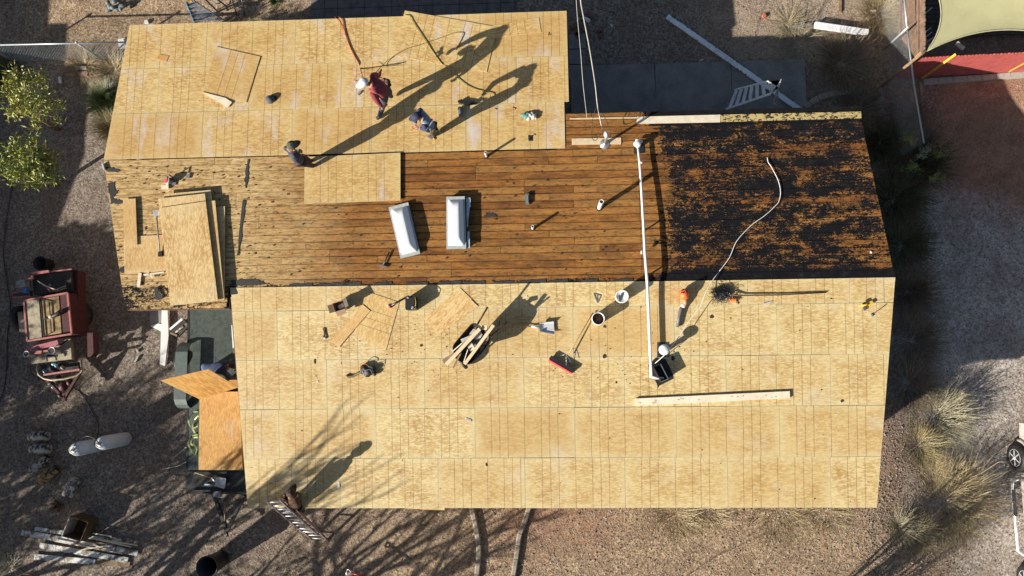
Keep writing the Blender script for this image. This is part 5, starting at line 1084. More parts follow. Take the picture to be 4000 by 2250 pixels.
roll([(300, 45), (480, 45)], .20, .14, WR1, 'upper of two dark printed rolls lying side by side left of the tanks')
roll([(315, 165), (500, 175)], .20, .14, WR1, 'lower of two dark printed rolls lying side by side left of the tanks')
roll([(320, 400), (480, 260)], .18, .13, WR1, 'black and white roll lying diagonally below the printed rolls')
roll([(405, 500), (585, 370)], .18, .14, WR2, 'dark roll with orange print lying diagonally beside its black and white neighbour')
roll([(675, 640), (755, 475)], .18, .16, WR3, 'white plastic-wrapped roll standing out in the gravel below the tanks')
m = MB()
for i in range(14): m.ball(G(*Z(560+random.uniform(-40, 45), 745+random.uniform(-50, 45)), random.uniform(.02, .12)), (random.uniform(.04, .09), .04, .03), 7, 0, Matrix.Rotation(random.uniform(0, 6), 3, 'Z'))
m.build('rusty_scrap', flat('rust', (.13, .055, .025), .9, var=.5, sc=20), label='small rusty scrap heap between the white roll and the carton', cat='scrap')
t = thing('tall_carton', 'tall open brown carton standing at the painted board pile', 'carton', G(*Z(740, 980)))
bq = [G(*Z(x, y), .5) for x, y in ((615, 1050), (700, 850), (885, 910), (805, 1105))]
for i in range(4):
    a_, b_ = bq[i], bq[(i+1) % 4]; c_ = [V(a_.x, a_.y, GZ), V(b_.x, b_.y, GZ), b_, a_]; n_ = (b_-a_).cross(V(0, 0, 1)).normalized()*.012
    MB().add(c_+[p+n_ for p in c_], [(0, 1, 2, 3), (7, 6, 5, 4), (0, 4, 5, 1), (1, 5, 6, 2), (2, 6, 7, 3), (3, 7, 4, 0)]).build('side', LUMP if i == 0 else flat('dark_brown_card', (.12, .07, .03), .8, var=.3), t)
MB().prism([p+V(0, 0, -.48) for p in bq], (0, 0, .01)).build('bottom', flat('dark_brown_card', (1, 1, 1)), t)
PW_ = patchy('peeling_white_paint', (.20, .16, .12), (.60, .62, .62), 5); GP = 'old painted boards piled in the gravel'
for i, (a_, b_, w, h, lb) in enumerate((((215, 1012), (835, 1115), .15, .09, 'peeling white board passing under the tall carton'), ((800, 1115), (1150, 1175), .12, .10, 'peeling white board continuing right of the carton foot'), ((400, 1140), (1285, 1290), .15, .06, 'longest peeling board, second from the bottom of the pile'), ((345, 1255), (955, 1308), .15, .05, 'lowest peeling white board of the pile'), ((950, 1300), (1305, 1330), .14, .03, 'bare brown board at the lower right end of the pile'), ((350, 978), (640, 1015), .12, .06, 'topmost left peeling board of the pile'), ((910, 1062), (1222, 1098), .09, .08, 'short peeling board at the upper right of the pile'), ((1170, 1180), (1380, 1222), .14, .05, 'short peeling board at the right end of the pile'))):
    beam_px('old_board', (*Z(*a_), h), (*Z(*b_), h), w, .025, G, RUSTW if 'brown' in lb else PW_, lb, 'board', GP)
for a_, b_, lb in (((540, 1095), (1230, 1225), 'pale lath crossing the pile downward'), ((650, 1210), (1075, 1145), 'pale lath crossing the pile upward'), ((830, 1050), (1315, 1157), 'pale lath on the upper right of the pile'), ((930, 1020), (1120, 1052), 'short pale lath at the top of the pile'), ((860, 1062), (1380, 1142), 'thin lath reaching farthest right on the pile'), ((820, 1100), (1105, 1190), 'thin pale lath in the middle of the pile')):
    beam_px('lath', (*Z(*a_), .15), (*Z(*b_), .13), .03, .02, G, LUMP, lb, 'lath', 'laths on the painted board pile')
# white eave trim and broken frame beside the trailer
Y1 = lambda x, y: (x/2.576, 1124+y/2.576)
t = thing('white_trim', 'long white painted trim board with torn flap lying below the left wing', 'trim', G(640, 1320))
px_poly_prism('board', [Y1(1630, 150), Y1(1682, 150), Y1(1695, 480), Y1(1660, 785), Y1(1608, 770), Y1(1620, 450)], .12, .03, G, WHITEP, t); px_poly_prism('flap', [Y1(1510, 385), Y1(1600, 360), Y1(1625, 370), Y1(1620, 440), Y1(1560, 410)], .08, .01, G, WHITEP, t); px_poly_prism('side', [Y1(1690, 500), Y1(1700, 520), Y1(1662, 780), Y1(1640, 790)], .06, .02, G, flat('blue_white_membrane', (1, 1, 1)), t)
px_poly_prism('concrete_step', [Y1(1505, 120), Y1(1625, 120), Y1(1628, 360), Y1(1505, 380)], .06, .08, G, CONC, label='small grey concrete step under the corner of the left wing', cat='step')
t = thing('broken_frame', 'broken black and white frame lying between the trim board and the trailer', 'frame', G(695, 1290))
for a_, b_, w, mt in (((1715, 420), (1840, 315), .06, WHITEP), ((1740, 450), (1870, 330), .12, KBLK), ((1790, 490), (1890, 390), .06, KBLK), ((1720, 455), (1790, 485), .05, RUSTW), ((1850, 330), (1890, 390), .08, RUSTW), ((1760, 460), (1850, 390), .05, PW_)): MB().beam(G(*Y1(*a_), .15), G(*Y1(*b_), .18), w, .08).build('bar', mt, t)
for a_, b_, lb in (((1380, 620), (1392, 650), 'upper of two small grey blocks in the gravel patch'), ((1360, 750), (1392, 690), 'lower of two small grey blocks in the gravel patch')): beam_px('block', (*Y1(*a_), .04), (*Y1(*b_), .04), .045, .05, G, flat('grey_tan_block', (.40, .38, .33), .8), lb, 'block')
# trailer
DECK = flat('diamond_plate', (.075, .095, .085), .5, .4, var=.25, sc=9); TRB = flat('trailer_black', (.015, .015, .016), .45, var=.2)
t = thing('flatbed_trailer', 'black flatbed trailer with diamond-plate deck beside the house wall', 'trailer', G(860, 1600)); H0 = .50
d0, d1, d2, d3 = G(737, 1208, H0), G(1010, 1200, H0), G(1015, 1925, H0), G(729, 1925, H0)
MB().prism([d0, d1, d2, d3], (0, 0, -.06)).build('deck', DECK, t)
m = MB(); nx_, ny_ = 22, 62
for i in range(nx_):
    for k in range(ny_):
        p = (d0.lerp(d1, (i+.5)/nx_)).lerp(d3.lerp(d2, (i+.5)/nx_), (k+.5)/ny_*.86); s_ = .013
        m.add([p+V(-s_, 0, .001), p+V(0, -s_*.6, .001), p+V(s_, 0, .001), p+V(0, s_*.6, .001), p+V(0, 0, .010)], [(0, 1, 4), (1, 2, 4), (2, 3, 4), (3, 0, 4)])
m.build('tread', DECK, t, kind='stuff')
m = MB()
for a_, b_ in ((d0, d1), (d1, d2), (d2, d3), (d3, d0)): m.beam(a_-V(0, 0, .05), b_-V(0, 0, .05), .06, .11)
m.build('deck_frame', TRB, t)
px_poly_prism('front_box', [(731, 1842), (1010, 1842), (1012, 1922), (730, 1922)], H0+.035, .03, G, TRB, t)
MB().beam(G(735, 1925, H0+.12), G(1010, 1922, H0+.12), .04, .04).build('front_rail', TRB, t)
# fender loop and wheels
FEN = flat('fender_grey_green', (.13, .16, .15), .45, .3); m = MB(); pts = []
for k in range(13): a_ = PI*k/12; pts.append((G(700, 1465, .0).y+math.cos(a_)*.92, .45+.36*min(1, 1.5*math.sin(a_))))
xo, xi = G(690, 1465, .7).x, G(737, 1465, .7).x; vs = []
for y, h in pts: vs += [V(xo, y, GZ+h), V(xi, y, GZ+h)]
f = [(2*i, 2*i+1, 2*i+3, 2*i+2) for i in range(12)]; k = len(vs)
m.add(vs+[v+V(0, 0, -.02) for v in vs], [x[::-1] for x in f]+[tuple(q+k for q in x) for x in f], 0, False); m.build('fender', FEN, t)
for yy in (1415, 1525): MB().lathe(G(712, yy, .34), [(.15, -.1), (.30, -.1), (.34, -.04), (.34, .04), (.30, .1), (.15, .1), (.001, .06)], 22, axis=(1, 0, 0)).build('wheel', BLACK, t)
m = MB(); tp = G(887, 2075, .42); m.beam(G(838, 1935, .45), tp, .08, .1); m.beam(G(955, 1935, .45), tp, .08, .1); m.beam(G(835, 1952, .47), G(878, 1952, .47), .09, .06); m.tube([tp, G(888, 2095, .42)], .035, 8); m.build('tongue', TRB, t)
MB().tube([G(880, 1960, .5), G(877, 2050, .45)], .02, 6).build('jack', RUSTW, t); MB().tube([tuple(G(*p)) for p in arc([(862, 1960, .5), (872, 1990, .3), (865, 2020, .25), (880, 2060, .4)], 5)], .01, 6).build('chain', TRB, t)
# sheets carried on the trailer
bt = [(777, 1530), (936, 1530), (943, 1836), (773, 1836)]
for k in range(6): loose('osb_sheet', [(x+(3 if k % 2 else 0), y) for x, y in bt], G, zG, .55+.06*(k+1) if k < 5 else .95, ['bottom', 'second', 'third', 'fourth', 'fifth', 'top'][k]+' sheet of the low stack carried on the trailer', OSB_ORANGE if k == 5 else flat('green_edge_sheet', (.02, .10, .06), .7), 'board', uvd=(0, 1), th=.055 if k < 5 else .08, group='sheets stacked on the trailer')
A_ = [G(778, 1559, .97), G(931, 1514, .97), G(815, 1443, 2.75), G(629, 1487, 2.75)]
nrm = (A_[1]-A_[0]).cross(A_[3]-A_[0]).normalized()*.014
m = MB(); m.add(A_+[p-nrm for p in A_], [(0, 1, 2, 3), (7, 6, 5, 4), (0, 4, 5, 1), (1, 5, 6, 2), (2, 6, 7, 3), (3, 7, 4, 0)])
o = m.build('osb_sheet', OSB_ORANGE, label='orange strand-board sheet held upright above the trailer by the navy-jacketed worker', cat='board', uv=((A_[0].x, A_[0].y), (0, 1)))
MB().prism([G(x, y, 1.6) for x, y in ((884, 1484), (928, 1484), (930, 1510))], (0, 0, .015)).build('osb_offcut', OSB_ORANGE, label='small triangular sheet corner showing at the eave beside the trailer worker', cat='board')
scoop([(848, 1864), (884, 1866), (878, 1908), (842, 1896), (826, 1866, .60), (762, 1846, .62)], G, .62, 'aluminium scoop shovel lying on the front of the trailer')
MB().box(G(809, 1893, .57), (.14, .035, .02), 0).build('label_plate', flat('pale_blue_plate', (.45, .60, .80), .4), label='small pale blue plate on the black front of the trailer', cat='plate')
MB().box(G(850, 1930, .6), (.20, .16, .1), 0).build('box', GREYP, label='small grey box at the trailer front rail', cat='box')
GST = flat('green_strap', (.15, .20, .055), .6, var=.2); YST = flat('cream_strap', (.45, .45, .22), .6)
for i, (pts, mt, lb) in enumerate((([(772, 1608), (755, 1612), (740, 1632), (737, 1652), (748, 1670), (768, 1668), (776, 1650)], GST, 'green strap loop hanging highest at the trailer edge'), ([(775, 1625), (760, 1640), (752, 1665), (760, 1690), (773, 1690)], YST, 'cream strap loop hanging beside the green one'), ([(772, 1698), (750, 1705), (735, 1725), (742, 1750), (760, 1776), (768, 1752), (752, 1728), (760, 1712)], GST, 'lower green strap tangle at the trailer edge'), ([(773, 1708), (755, 1712), (745, 1730), (758, 1742), (772, 1730)], YST, 'lower cream strap loop at the trailer edge'))):
    p3 = arc([tuple(G(x, y, .75-.25*(k % 3 == 1))) for k, (x, y) in enumerate(pts)], 5); m = MB()
    for a_, b_ in zip(p3[:-1], p3[1:]):
        if (Vector(b_)-Vector(a_)).length > .004: m.beam(a_, b_, .045, .004)
    m.build('strap', mt, label=lb, cat='strap')
tube_px('wire', [(728, 1745, .5), (700, 1770, .3), (672, 1795, .05)], .006, G, ALU, 5, label='thin bright wire left of the trailer, the upper one', cat='wire'); tube_px('wire', [(732, 1800, .5), (695, 1820, .2), (640, 1832, .05), (632, 1834, .04)], .006, G, ALU, 5, label='thin bright wire left of the trailer, the lower one', cat='wire')
MB().beam(G(908, 1270, .85), G(915, 1380, .85), .05, .04).build('white_strip', WHITEP, label='narrow white strip along the eave above the trailer', cat='strip')
# bottom: red handled tool, sheets edge beyond the front eave
t = thing('red_cart_handle', 'red-handled tool at the bottom edge below the eave', 'tool', G(1370, 2240)); MB().tube([G(1372, 2238, .5), G(1425, 2252, .45), G(1480, 2270, .4)], .025, 8).build('handle', RED, t); MB().tube([tuple(G(x, y, .5)) for x, y in ((1356, 2226), (1352, 2242), (1364, 2246), (1372, 2234), (1362, 2224), (1356, 2226))], .016, 6).build('grip', ALU, t)
MB().prism([S(x, y, -.02) for x, y in ((1560, 1984), (1737, 1984), (1736, 1993), (1690, 1992))], (0, 0, -.012)).build('osb_sliver', OSB_RAW, label='thin sheet sliver sticking out below the front eave', cat='board', uv=((0, 0), (1, 0)))
# ---------------------------------------------------------------- yard, back
GALV = flat('galvanised_pipe', (.46, .50, .52), .4, .5, var=.08); WIRE = flat('fence_wire', (.50, .52, .52), .45, .4)
def mesh_panel(a_, b_, h, parent, pitch=.085, r=.0028):
    d = b_-a_; L = d.length; n_ = int(L/pitch); m = MB(); hh = int(h/pitch)
    vs = []; fs = []
    for i in range(n_):
        for k in range(hh):
            for s_ in (0, 1):
                x0 = (i+(k+s_) % 2)*pitch; x1 = (i+(k+s_+1) % 2)*pitch
                if s_: continue
                p = a_+d*(x0/L)+V(0, 0, k*pitch+.03); q = a_+d*(x1/L)+V(0, 0, (k+1)*pitch+.03); w = d.normalized()*r; u = V(0, 0, 0)+d.normalized().cross(V(0, 0, 1))*r
                for ww in (w, u):
                    bb = len(vs); vs += [p-ww, p+ww, q+ww, q-ww]; fs.append((bb, bb+1, bb+2, bb+3))
                q2 = a_+d*((x1)/L)+V(0, 0, k*pitch+.03); p2 = a_+d*(x0/L)+V(0, 0, (k+1)*pitch+.03)
                for ww in (w, u):
                    bb = len(vs); vs += [q2-ww, q2+ww, p2+ww, p2-ww]; fs.append((bb, bb+1, bb+2, bb+3))
    return np_mesh('wire_mesh', [tuple(v) for v in vs], fs, 4, WIRE, parent, kind='stuff')
def chainlink(pts, posts, h, label):
    a0 = pts[0]; t = thing('chain_link_fence', label, 'fence', V(a0.x, a0.y, GZ))
    for a_, b_ in zip(pts[:-1], pts[1:]):
        a_ = V(a_.x, a_.y, GZ); b_ = V(b_.x, b_.y, GZ); mesh_panel(a_, b_, h-.03, t); MB().tube([a_+V(0, 0, h), b_+V(0, 0, h)], .024, 8).build('top_rail', GALV, t)
    for p in posts: MB().tube([V(p.x, p.y, GZ), V(p.x, p.y, GZ+h+.03)], .03, 8).ball(V(p.x, p.y, GZ+h+.05), .04, 8).build('post', GALV, t)
hL = 1.15
fa, fb = G(-60, 177, hL), G(492, 165, hL); chainlink([fa, fb], [G(303, 168, hL), fa], hL, 'chain-link fence running from the left edge to the upper left roof corner')
hR = 1.3
r0, r1, r2, r3 = G(3527, -60, hR), G(3543, 110, hR), G(3568, 330, hR), G(3590, 570, hR); chainlink([r0, r1, r2, r3], [r1], hR, 'chain-link fence running down the right side beside the neighbour yard')
# neighbour's red and brown picket fences
REDF = flat('red_picket', (.42, .085, .075), .8, var=.12, sc=5); BRF = flat('brown_picket', (.20, .13, .09), .85, var=.25, sc=6)
def pickets(name, a_, b_, h, w, mat, label, cap=None, back=None):
    d = b_-a_; L = d.length; d.normalize(); nn = V(d.y, -d.x, 0); t = thing(name, label, 'fence', V(a_.x, a_.y, GZ)); n_ = int(L/w)
    for i in range(n_):
        c_ = a_+d*(i+.5)*w; hh = h+random.uniform(-.015, .015); m = MB(); ww = w*.47
        pr = [c_-d*ww, c_+d*ww]; th = nn*(.012+random.uniform(-.002, .002))
        poly = [pr[0]+V(0, 0, .03), pr[1]+V(0, 0, .03), pr[1]+V(0, 0, hh-.03), c_+d*ww*.5+V(0, 0, hh), c_-d*ww*.5+V(0, 0, hh), pr[0]+V(0, 0, hh-.03)]
        vs = [p+th for p in poly]+[p-th for p in poly]; m.add(vs, [(0, 1, 2, 3, 4, 5), (11, 10, 9, 8, 7, 6)]+[(k, k+6, (k+1) % 6+6, (k+1) % 6) for k in range(6)]); m.build('picket', mat, t)
    for hh in (.3, h-.3): MB().beam(a_-nn*.035+V(0, 0, hh), b_-nn*.035+V(0, 0, hh), .04, .09).build('rail', mat, t)
    return t
f0 = G(3497, 308); f1 = G(4120, 277); f0.z = f1.z = GZ
tr_ = pickets('red_picket_fence', f0, f1, 1.42, .093, REDF, 'faded red picket fence along the edge of the neighbour yard')
bl0 = G(3602, 314); bl1 = G(4060, 281); d = (bl1-bl0).normalized(); L = (bl1-bl0).length; n_ = int(L/.40)
t = thing('block_edging', 'row of grey concrete blocks laid along the foot of the red fence', 'edging', bl0)
for i in range(n_): c_ = bl0+d*(i+.5)*.40-V(0, .07, 0); MB().box(c_+V(0, 0, .04), (.385, .15, .11), math.atan2(d.y, d.x)).build('block', flat('grey_tan_block', (1, 1, 1)), t)
b0 = G(3552, -80); b1 = G(3500, 300); b0.z = b1.z = GZ; b0.x = f0.x+.15; b1.x = f0.x+.05; b1.y = f0.y+.1
q0 = G(3590, -60, 1.25); b0 = V(q0.x, q0.y, GZ); b1 = V(f0.x+.04, f0.y+.06, GZ)
pickets('brown_picket_fence', b1, b0, 1.55, .11, BRF, 'weathered brown picket fence meeting the red fence at its left corner')
for (a_, b_, w, h) in (((3598, 205), (3575, 225), .06, 1.6),): MB().beam(G(*a_, h), G(*b_, h-.1), .05, .012).build('tie_strap', flat('orange_yellow_strap', (.62, .33, .04), .6), label='short orange strap at the corner of the shade sail', cat='strap')
for px, lb in (([(3733, 206, 1.60), (3600, 302, .1)], 'long yellow strap slanting down the face of the red fence'), ([(4010, 236, 1.0), (3938, 276, .1)], 'thin yellow strap at the right end of the red fence')):
    MB().beam(G(*px[0])-V(0, .04, 0), G(*px[1])-V(0, .04, 0), .06 if 'long' in lb else .03, .01).build('tie_strap', flat('yellow_strap', (.60, .40, .05), .6), label=lb, cat='strap')
# shade sail and what stands under it
def sail():
    q = [G(3643, -60, 2.6), G(4160, -80, 2.9), G(4160, 150, 2.8), G(3619, 201, 2.3)]; n_ = 18; vs = []
    for j in range(n_+1):
        for i in range(n_+1):
            u, v = i/n_, j/n_; p = q[0]*(1-u)*(1-v)+q[1]*u*(1-v)+q[2]*u*v+q[3]*(1-u)*v
            p = p+V(.28*4*v*(1-v)*(1-u), .42*4*u*(1-u)*v**2*.9, -.25*4*u*(1-u)*4*v*(1-v)*.3); vs.append(p)
    f = [(j*(n_+1)+i, (j+1)*(n_+1)+i, (j+1)*(n_+1)+i+1, j*(n_+1)+i+1) for j in range(n_) for i in range(n_)]; k = len(vs)
    t = thing('shade_sail', 'large beige shade sail stretched over the neighbour patio', 'shade sail', V(q[3].x, q[3].y, GZ))
    MB().add(vs+[p-V(0, 0, .004) for p in vs], f+[tuple(x+k for x in g_[::-1]) for g_ in f], 0, True).build('canopy', flat('sail_cloth', (.36, .345, .19), .85, var=.05, sc=2), t)
    MB().tube([vs[j*(n_+1)] for j in range(n_+1)]+[vs[n_*(n_+1)+i] for i in range(1, n_+1)], .016, 6).build('hem', flat('sail_hem', (.34, .33, .20), .8), t)
    MB().tube([V(q[3].x-.12, q[3].y-.05, GZ), V(q[3].x-.12, q[3].y-.05, GZ+2.35)], .04, 8).build('pole', RUSTW, t)
sail()
t = thing('patio_deck', 'dark brown slatted deck under the shade sail', 'deck', G(3800, 120))
p0 = G(3590, 190); p0.z = GZ
for i in range(34): MB().box((p0.x+.15+2.1, p0.y+.35+i*.135, GZ+.08), (4.2, .12, .03)).build('slat', flat('dark_deck', (.07, .05, .035), .8, var=.3), t)
for i, (a_, b_) in enumerate((((3600, 65), (3640, 30)), ((3588, 85), (3609, 72)), ((3595, 140), (3637, 108)), ((3612, 150), (3640, 125)), ((3610, 172), (3645, 146)), ((3625, 178), (3650, 160)))):
    beam_px('pale_chair_edge', (*a_, .9), (*b_, .9), .02, .02, G, WHITEP, 'thin pale chair slat under the sail edge, number '+str(i+1) if False else ['topmost', 'second', 'third', 'fourth', 'fifth', 'lowest'][i]+' pale slat of the furniture under the sail edge', 'furniture')
MB().beam(G(3735, 168, .9), G(3765, 192, .9), .12, .04).build('pale_bench_end', LUMP, label='pale armrest showing below the lower edge of the sail', cat='furniture')
# step ladders
def stepladder(name, top4, base4, h, cols, label, n=6, group='step ladders'):
    """top4: cap corners px; base4: front-left, front-right, back-left, back-right feet px"""
    T_ = [G(x, y, h) for x, y in top4]; B_ = [G(x, y) for x, y in base4]; t = thing(name, label, 'ladder', sum(B_, Vector())/4)
    f, bk, st, cp = cols
    for i in (0, 1): MB().beam(B_[i], T_[i], .07, .025).build('rail', f, t)
    for i in (2, 3): MB().beam(B_[i], T_[i], .045, .025).build('back_leg', bk, t)
    for k in range(n): u = (k+.7)/(n+.6); MB().beam(B_[0].lerp(T_[0], u), B_[1].lerp(T_[1], u), .085, .02).build('step', st, t)
    for u in (.3, .65): MB().tube([B_[2].lerp(T_[2], u), B_[3].lerp(T_[3], u)], .012, 6).build('brace', bk, t)
    MB().prism(T_, (0, 0, .05)).build('top_cap', cp, t); return t
stepladder('step_ladder', [(2998, 318), (3012, 366), (3050, 312), (3040, 345)], [(2866, 352), (2832, 428), (3008, 438), (3030, 432)], 1.75, (flat('skylit_rail', (.72, .78, .82), .5), ALU, flat('skylit_step', (.72, .78, .82), .5), flat('worn_white_cap', (.62, .62, .60), .5, var=.3, sc=20)), 'aluminium step ladder with worn white top, standing on the back patio')  # rails and steps carry the blue cast of skylight in their colour
BLU = flat('blue_fibreglass', (.07, .25, .42), .45)
stepladder('step_ladder', [(728, 8), (752, -2), (775, -30), (800, -40)], [(762, 88), (880, 82), (845, 40), (892, 30)], 1.7, (BLU, BLU, STEEL, YEL), 'blue step ladder with yellow cap standing at the back left eave', 5)
t = thing('fascia_board', 'very long pale painted board lying across the patio behind the house', 'board', G(2870, 250)); m = MB(); a_, b_ = G(2606, 64, .12), G(3150, 446, .10)
m.beam(a_, b_, .15, .03); m.build('board', patchy('chipped_pale_paint', (.06, .05, .05), (.50, .60, .66), 3.2) if False else flat('skylit_white', (.74, .82, .86), .6, var=.2, sc=4), t)  # white paint with the blue of the skylight mixed into its colour
t2 = NT('chip'); m = MB()
for i in range(60):
    u = random.random(); p = a_.lerp(b_, u); d = (b_-a_).normalized(); n_ = V(-d.y, d.x, 0); q = p+n_*.075*random.choice((1, 1, -1))+V(0, 0, .017); r = random.uniform(.01, .03)
    m.prism([q+d*r*1.6, q+n_*r*.6, q-d*r*1.4, q-n_*r*.6], (0, 0, .001))
m.build('paint_chips', flat('dark_chip', (.05, .045, .04), .9), t, kind='stuff')
MB().beam(G(3182, 98, .15), G(3390, 128, .15), .17, .09).build('white_box_beam', flat('bright_white', (.82, .84, .88), .4, var=.02), label='bright white box beam lying in the sunlit dirt behind the house', cat='beam')
MB().beam(G(3100, 104, .08), G(3165, 96, .08), .07, .06).build('dark_bar', flat('dull_metal', (1, 1, 1)), label='short dark metal bar left of the bright white beam', cat='bar')
for px, sz, rz, mt, lb in (((2290, 76), (.24, .10), -.6, WHITEP, 'curled white scrap on the dark ground beside the cable'), ((2257, 78), (.12, .04), .9, WHITEP, 'small white scrap left of the curled one'), ((2388, 100), (.10, .025), -1.1, WHITEP, 'thin white sliver right of the cable'), ((3411, 42), (.13, .06), 0, LUMP, 'small pale block in the sunlit dirt near the fence'), ((2985, 62), (.09, .11), .3, flat('terracotta', (.45, .12, .05), .8), 'small terracotta shard in the sunlit dirt'), ((2740, 236), (.10, .03), .3, LUMP, 'thin pale chip at the edge of the patio'), ((235, 312), (.08, .20), .2, WHITEP, 'white plastic bottle in the shade above the left tree'), ((478, 170), (.22, .30), .2, WHITEP, 'white rounded block behind the upper left roof edge'), ((573, 86), (.12, .10), 0, WHITEP, 'white lump at the back eave near the left corner'), ((3361, 308), (.07, .06), 0, WHITEP, 'tiny white cup in the dark brush behind the house'), ((3434, 238), (.06, .07), 0, GREYP, 'tiny grey block in the shade by the chain-link fence')):
    c_ = G(*px, .04); MB().box(c_, (*sz, .05), rz).box(c_+V(.01, .01, .025), (sz[0]*.7, sz[1]*.7, .03), rz+.2).build('ground_scrap', mt, label=lb, cat='scrap')
px_poly_prism('wood_stake', [(3276, 0), (3288, 0), (3287, 46), (3277, 44)], .06, .06, G, RUSTW, label='short upright wooden stake at the top edge in the dirt', cat='stake')
MB().tube([G(3303, 349, .06), G(3378, 351, .06)], .05, 10).build('green_pipe', flat('green_pvc', (.10, .26, .12), .5), label='short green plastic pipe behind the right end of the house', cat='pipe')
ROCK = flat('pale_rock', (.30, .28, .26), .9, var=.2, sc=6, bump=.5)
for x, y, rx, ry_, a_, lb in ((3442, 405, .16, .20, .2, 'largest pale boulder by the right chain-link fence'), (3440, 362, .09, .18, .3, 'long dark rock above the largest boulder'), (3458, 425, .07, .06, 0, 'small rock touching the largest boulder'), (3440, 445, .11, .13, .5, 'round dark rock just below the largest boulder'), (3457, 470, .13, .10, .5, 'lowest dark rock of the row')):
    b = G(x, y); o = MB(); o.ball(b+V(0, 0, .05), (rx, ry_, .12), 12, 0, Matrix.Rotation(a_, 3, 'Z'), 8); o.v = [(v[0]+random.uniform(-.012, .012), v[1]+random.uniform(-.012, .012), v[2]+random.uniform(-.01, .01)) for v in o.v]; o.build('rock', ROCK, label=lb, cat='rock', group='rocks by the right fence')
for x, y, w, l, a_, mt, lb in ((318, 267, .36, .10, -.05, CONC2, 'long pale paver behind the chain-link fence'), (325, 290, .32, .14, .03, flat('pink_paver', (.30, .17, .15), .9), 'pink-brown paver nearest the grass clump'), (265, 278, .40, .09, -.15, RUSTW, 'brown wooden chunk left of the pavers'), (280, 292, .25, .07, .1, flat('pink_paver', (1, 1, 1)), 'thin dark pinkish paver left of the pink-brown one')): MB().box(G(x, y, .05), (w, l, .09), a_).build('paver', mt, label=lb, cat='paver')
m = MB()
for i in range(9): m.ball(G(450+random.uniform(-30, 35), 22+random.uniform(-18, 22), random.uniform(.03, .2)), (random.uniform(.08, .16), .07, .06), 8, 0, Matrix.Rotation(random.uniform(0, 3), 3, 'Z'))
m.build('grey_tarp', flat('grey_tarp', (.14, .18, .19), .6, var=.3), label='crumpled grey tarp in the dirt at the top left', cat='tarp')
t = thing('lawn_chair', 'dark tubular frame standing behind the back eave near the blue ladder', 'frame', G(940, 30))
for a_, b_ in (((905, -5, .9), (925, 60, 0)), ((945, -5, .9), (955, 62, 0)), ((905, 0, .8), (950, 0, .8)), ((915, 30, .45), (955, 30, .45)), ((885, 40, 0), (905, -5, .9))): MB().tube([G(*a_), G(*b_)], .02, 6).build('bar', BLACKP, t)
# truck at the right edge: pickup seen from its left side
TB = flat('truck_silver_beige', (.62, .58, .55), .3, .3, var=.03); CHR = flat('chrome', (.70, .70, .72), .2, .35, var=.02)
TZ = GZ-.85
w1 = G(3962, 1788, .38); w2 = G(3990, 2265, .38); tx = w1.x+.02
t = thing('pickup_truck', 'silver pickup truck at the right edge with chrome wheel and tubular side step', 'truck', V(tx+.9, (w1.y+w2.y)/2, TZ))
def wheel(y, x=tx):
    c_ = V(x+.12, y, TZ+.38); MB().lathe(c_, [(.24, -.13), (.30, -.14), (.37, -.11), (.39, -.05), (.39, .05), (.37, .11), (.30, .14), (.2, .14), (.001, .10)], 30, axis=(1, 0, 0)).build('tyre', BLACK, t)
    m = MB(); m.lathe(c_, [(.245, -.125), (.225, -.135), (.21, -.08), (.001, -.06)], 30, axis=(1, 0, 0)); 
    for k in range(6): a_ = k*PI/3; m.beam(c_+V(-.11, 0, 0), c_+V(-.10, math.cos(a_)*.21, math.sin(a_)*.21), .07, .03)
    m.ball(c_+V(-.12, 0, 0), .05, 10); m.build('rim', CHR, t)
wheel(w1.y); wheel(w2.y)
yf, yb = w1.y+.95, w2.y-1.2
def side(y0, y1, z0, z1, x0, x1, name='body', mt=TB): MB().box((x0/2+x1/2, (y0+y1)/2, TZ+(z0+z1)/2), (x1-x0, y1-y0, z1-z0)).build(name, mt, t)
m = MB(); arch = []
def archpts(yc): return [(yc+math.cos(a_)*.47, .40+math.sin(a_)*.47) for a_ in np.linspace(0, PI, 11)]
prof = [(yf, .45), (yf, .95), (yf-.1, 1.08), (yf-1.35, 1.16), (yb+.02, 1.18), (yb, .5)]+archpts(w2.y)[::-1]+archpts(w1.y)[::-1]
k = len(prof); vs = [V(tx+.14, y, TZ+z_) for y, z_ in prof]+[V(tx+1.9, y, TZ+z_) for y, z_ in prof]
m.add(vs, [tuple(range(k)), tuple(range(2*k-1, k-1, -1))]+[(i, i+k, (i+1) % k+k, (i+1) % k) for i in range(k)]); m.build('body', TB, t)
for yc in (w1.y, w2.y):
    m = MB(); m.tube([V(tx+.10, y, TZ+z_) for y, z_ in [(yc+math.cos(a_)*.48, .40+math.sin(a_)*.48) for a_ in np.linspace(.0, PI, 14)]], .04, 8); m.build('arch_flare', TB, t)
cy0, cy1 = w1.y-1.0, w1.y-2.9
MB().prism([V(tx+.35, cy0, TZ+1.17), V(tx+1.7, cy0, TZ+1.17), V(tx+1.7, cy1, TZ+1.17), V(tx+.35, cy1, TZ+1.17)], (0, 0, .62)).build('cab', TB, t); side(cy1+.2, cy0-.25, 1.25, 1.66, tx+.33, tx+.36, 'window', GLASS)
MB().tube([V(tx-.02, w1.y-.55, TZ+.5), V(tx-.14, w1.y-.62, TZ+.42), V(tx-.15, w1.y-.8, TZ+.4), V(tx-.13, w2.y+.75, TZ+.4), V(tx+.05, w2.y+.6, TZ+.5)], .038, 10).build('side_step', CHR, t); MB().box((tx-.14, w1.y-1.2, TZ+.43), (.09, .7, .03)).build('step_pad', BLACKP, t)
MB().beam(V(tx+.15, w1.y-.55, TZ+.48), V(tx+.15, w2.y+.55, TZ+.48), .12, .16).build('sill', TB, t)
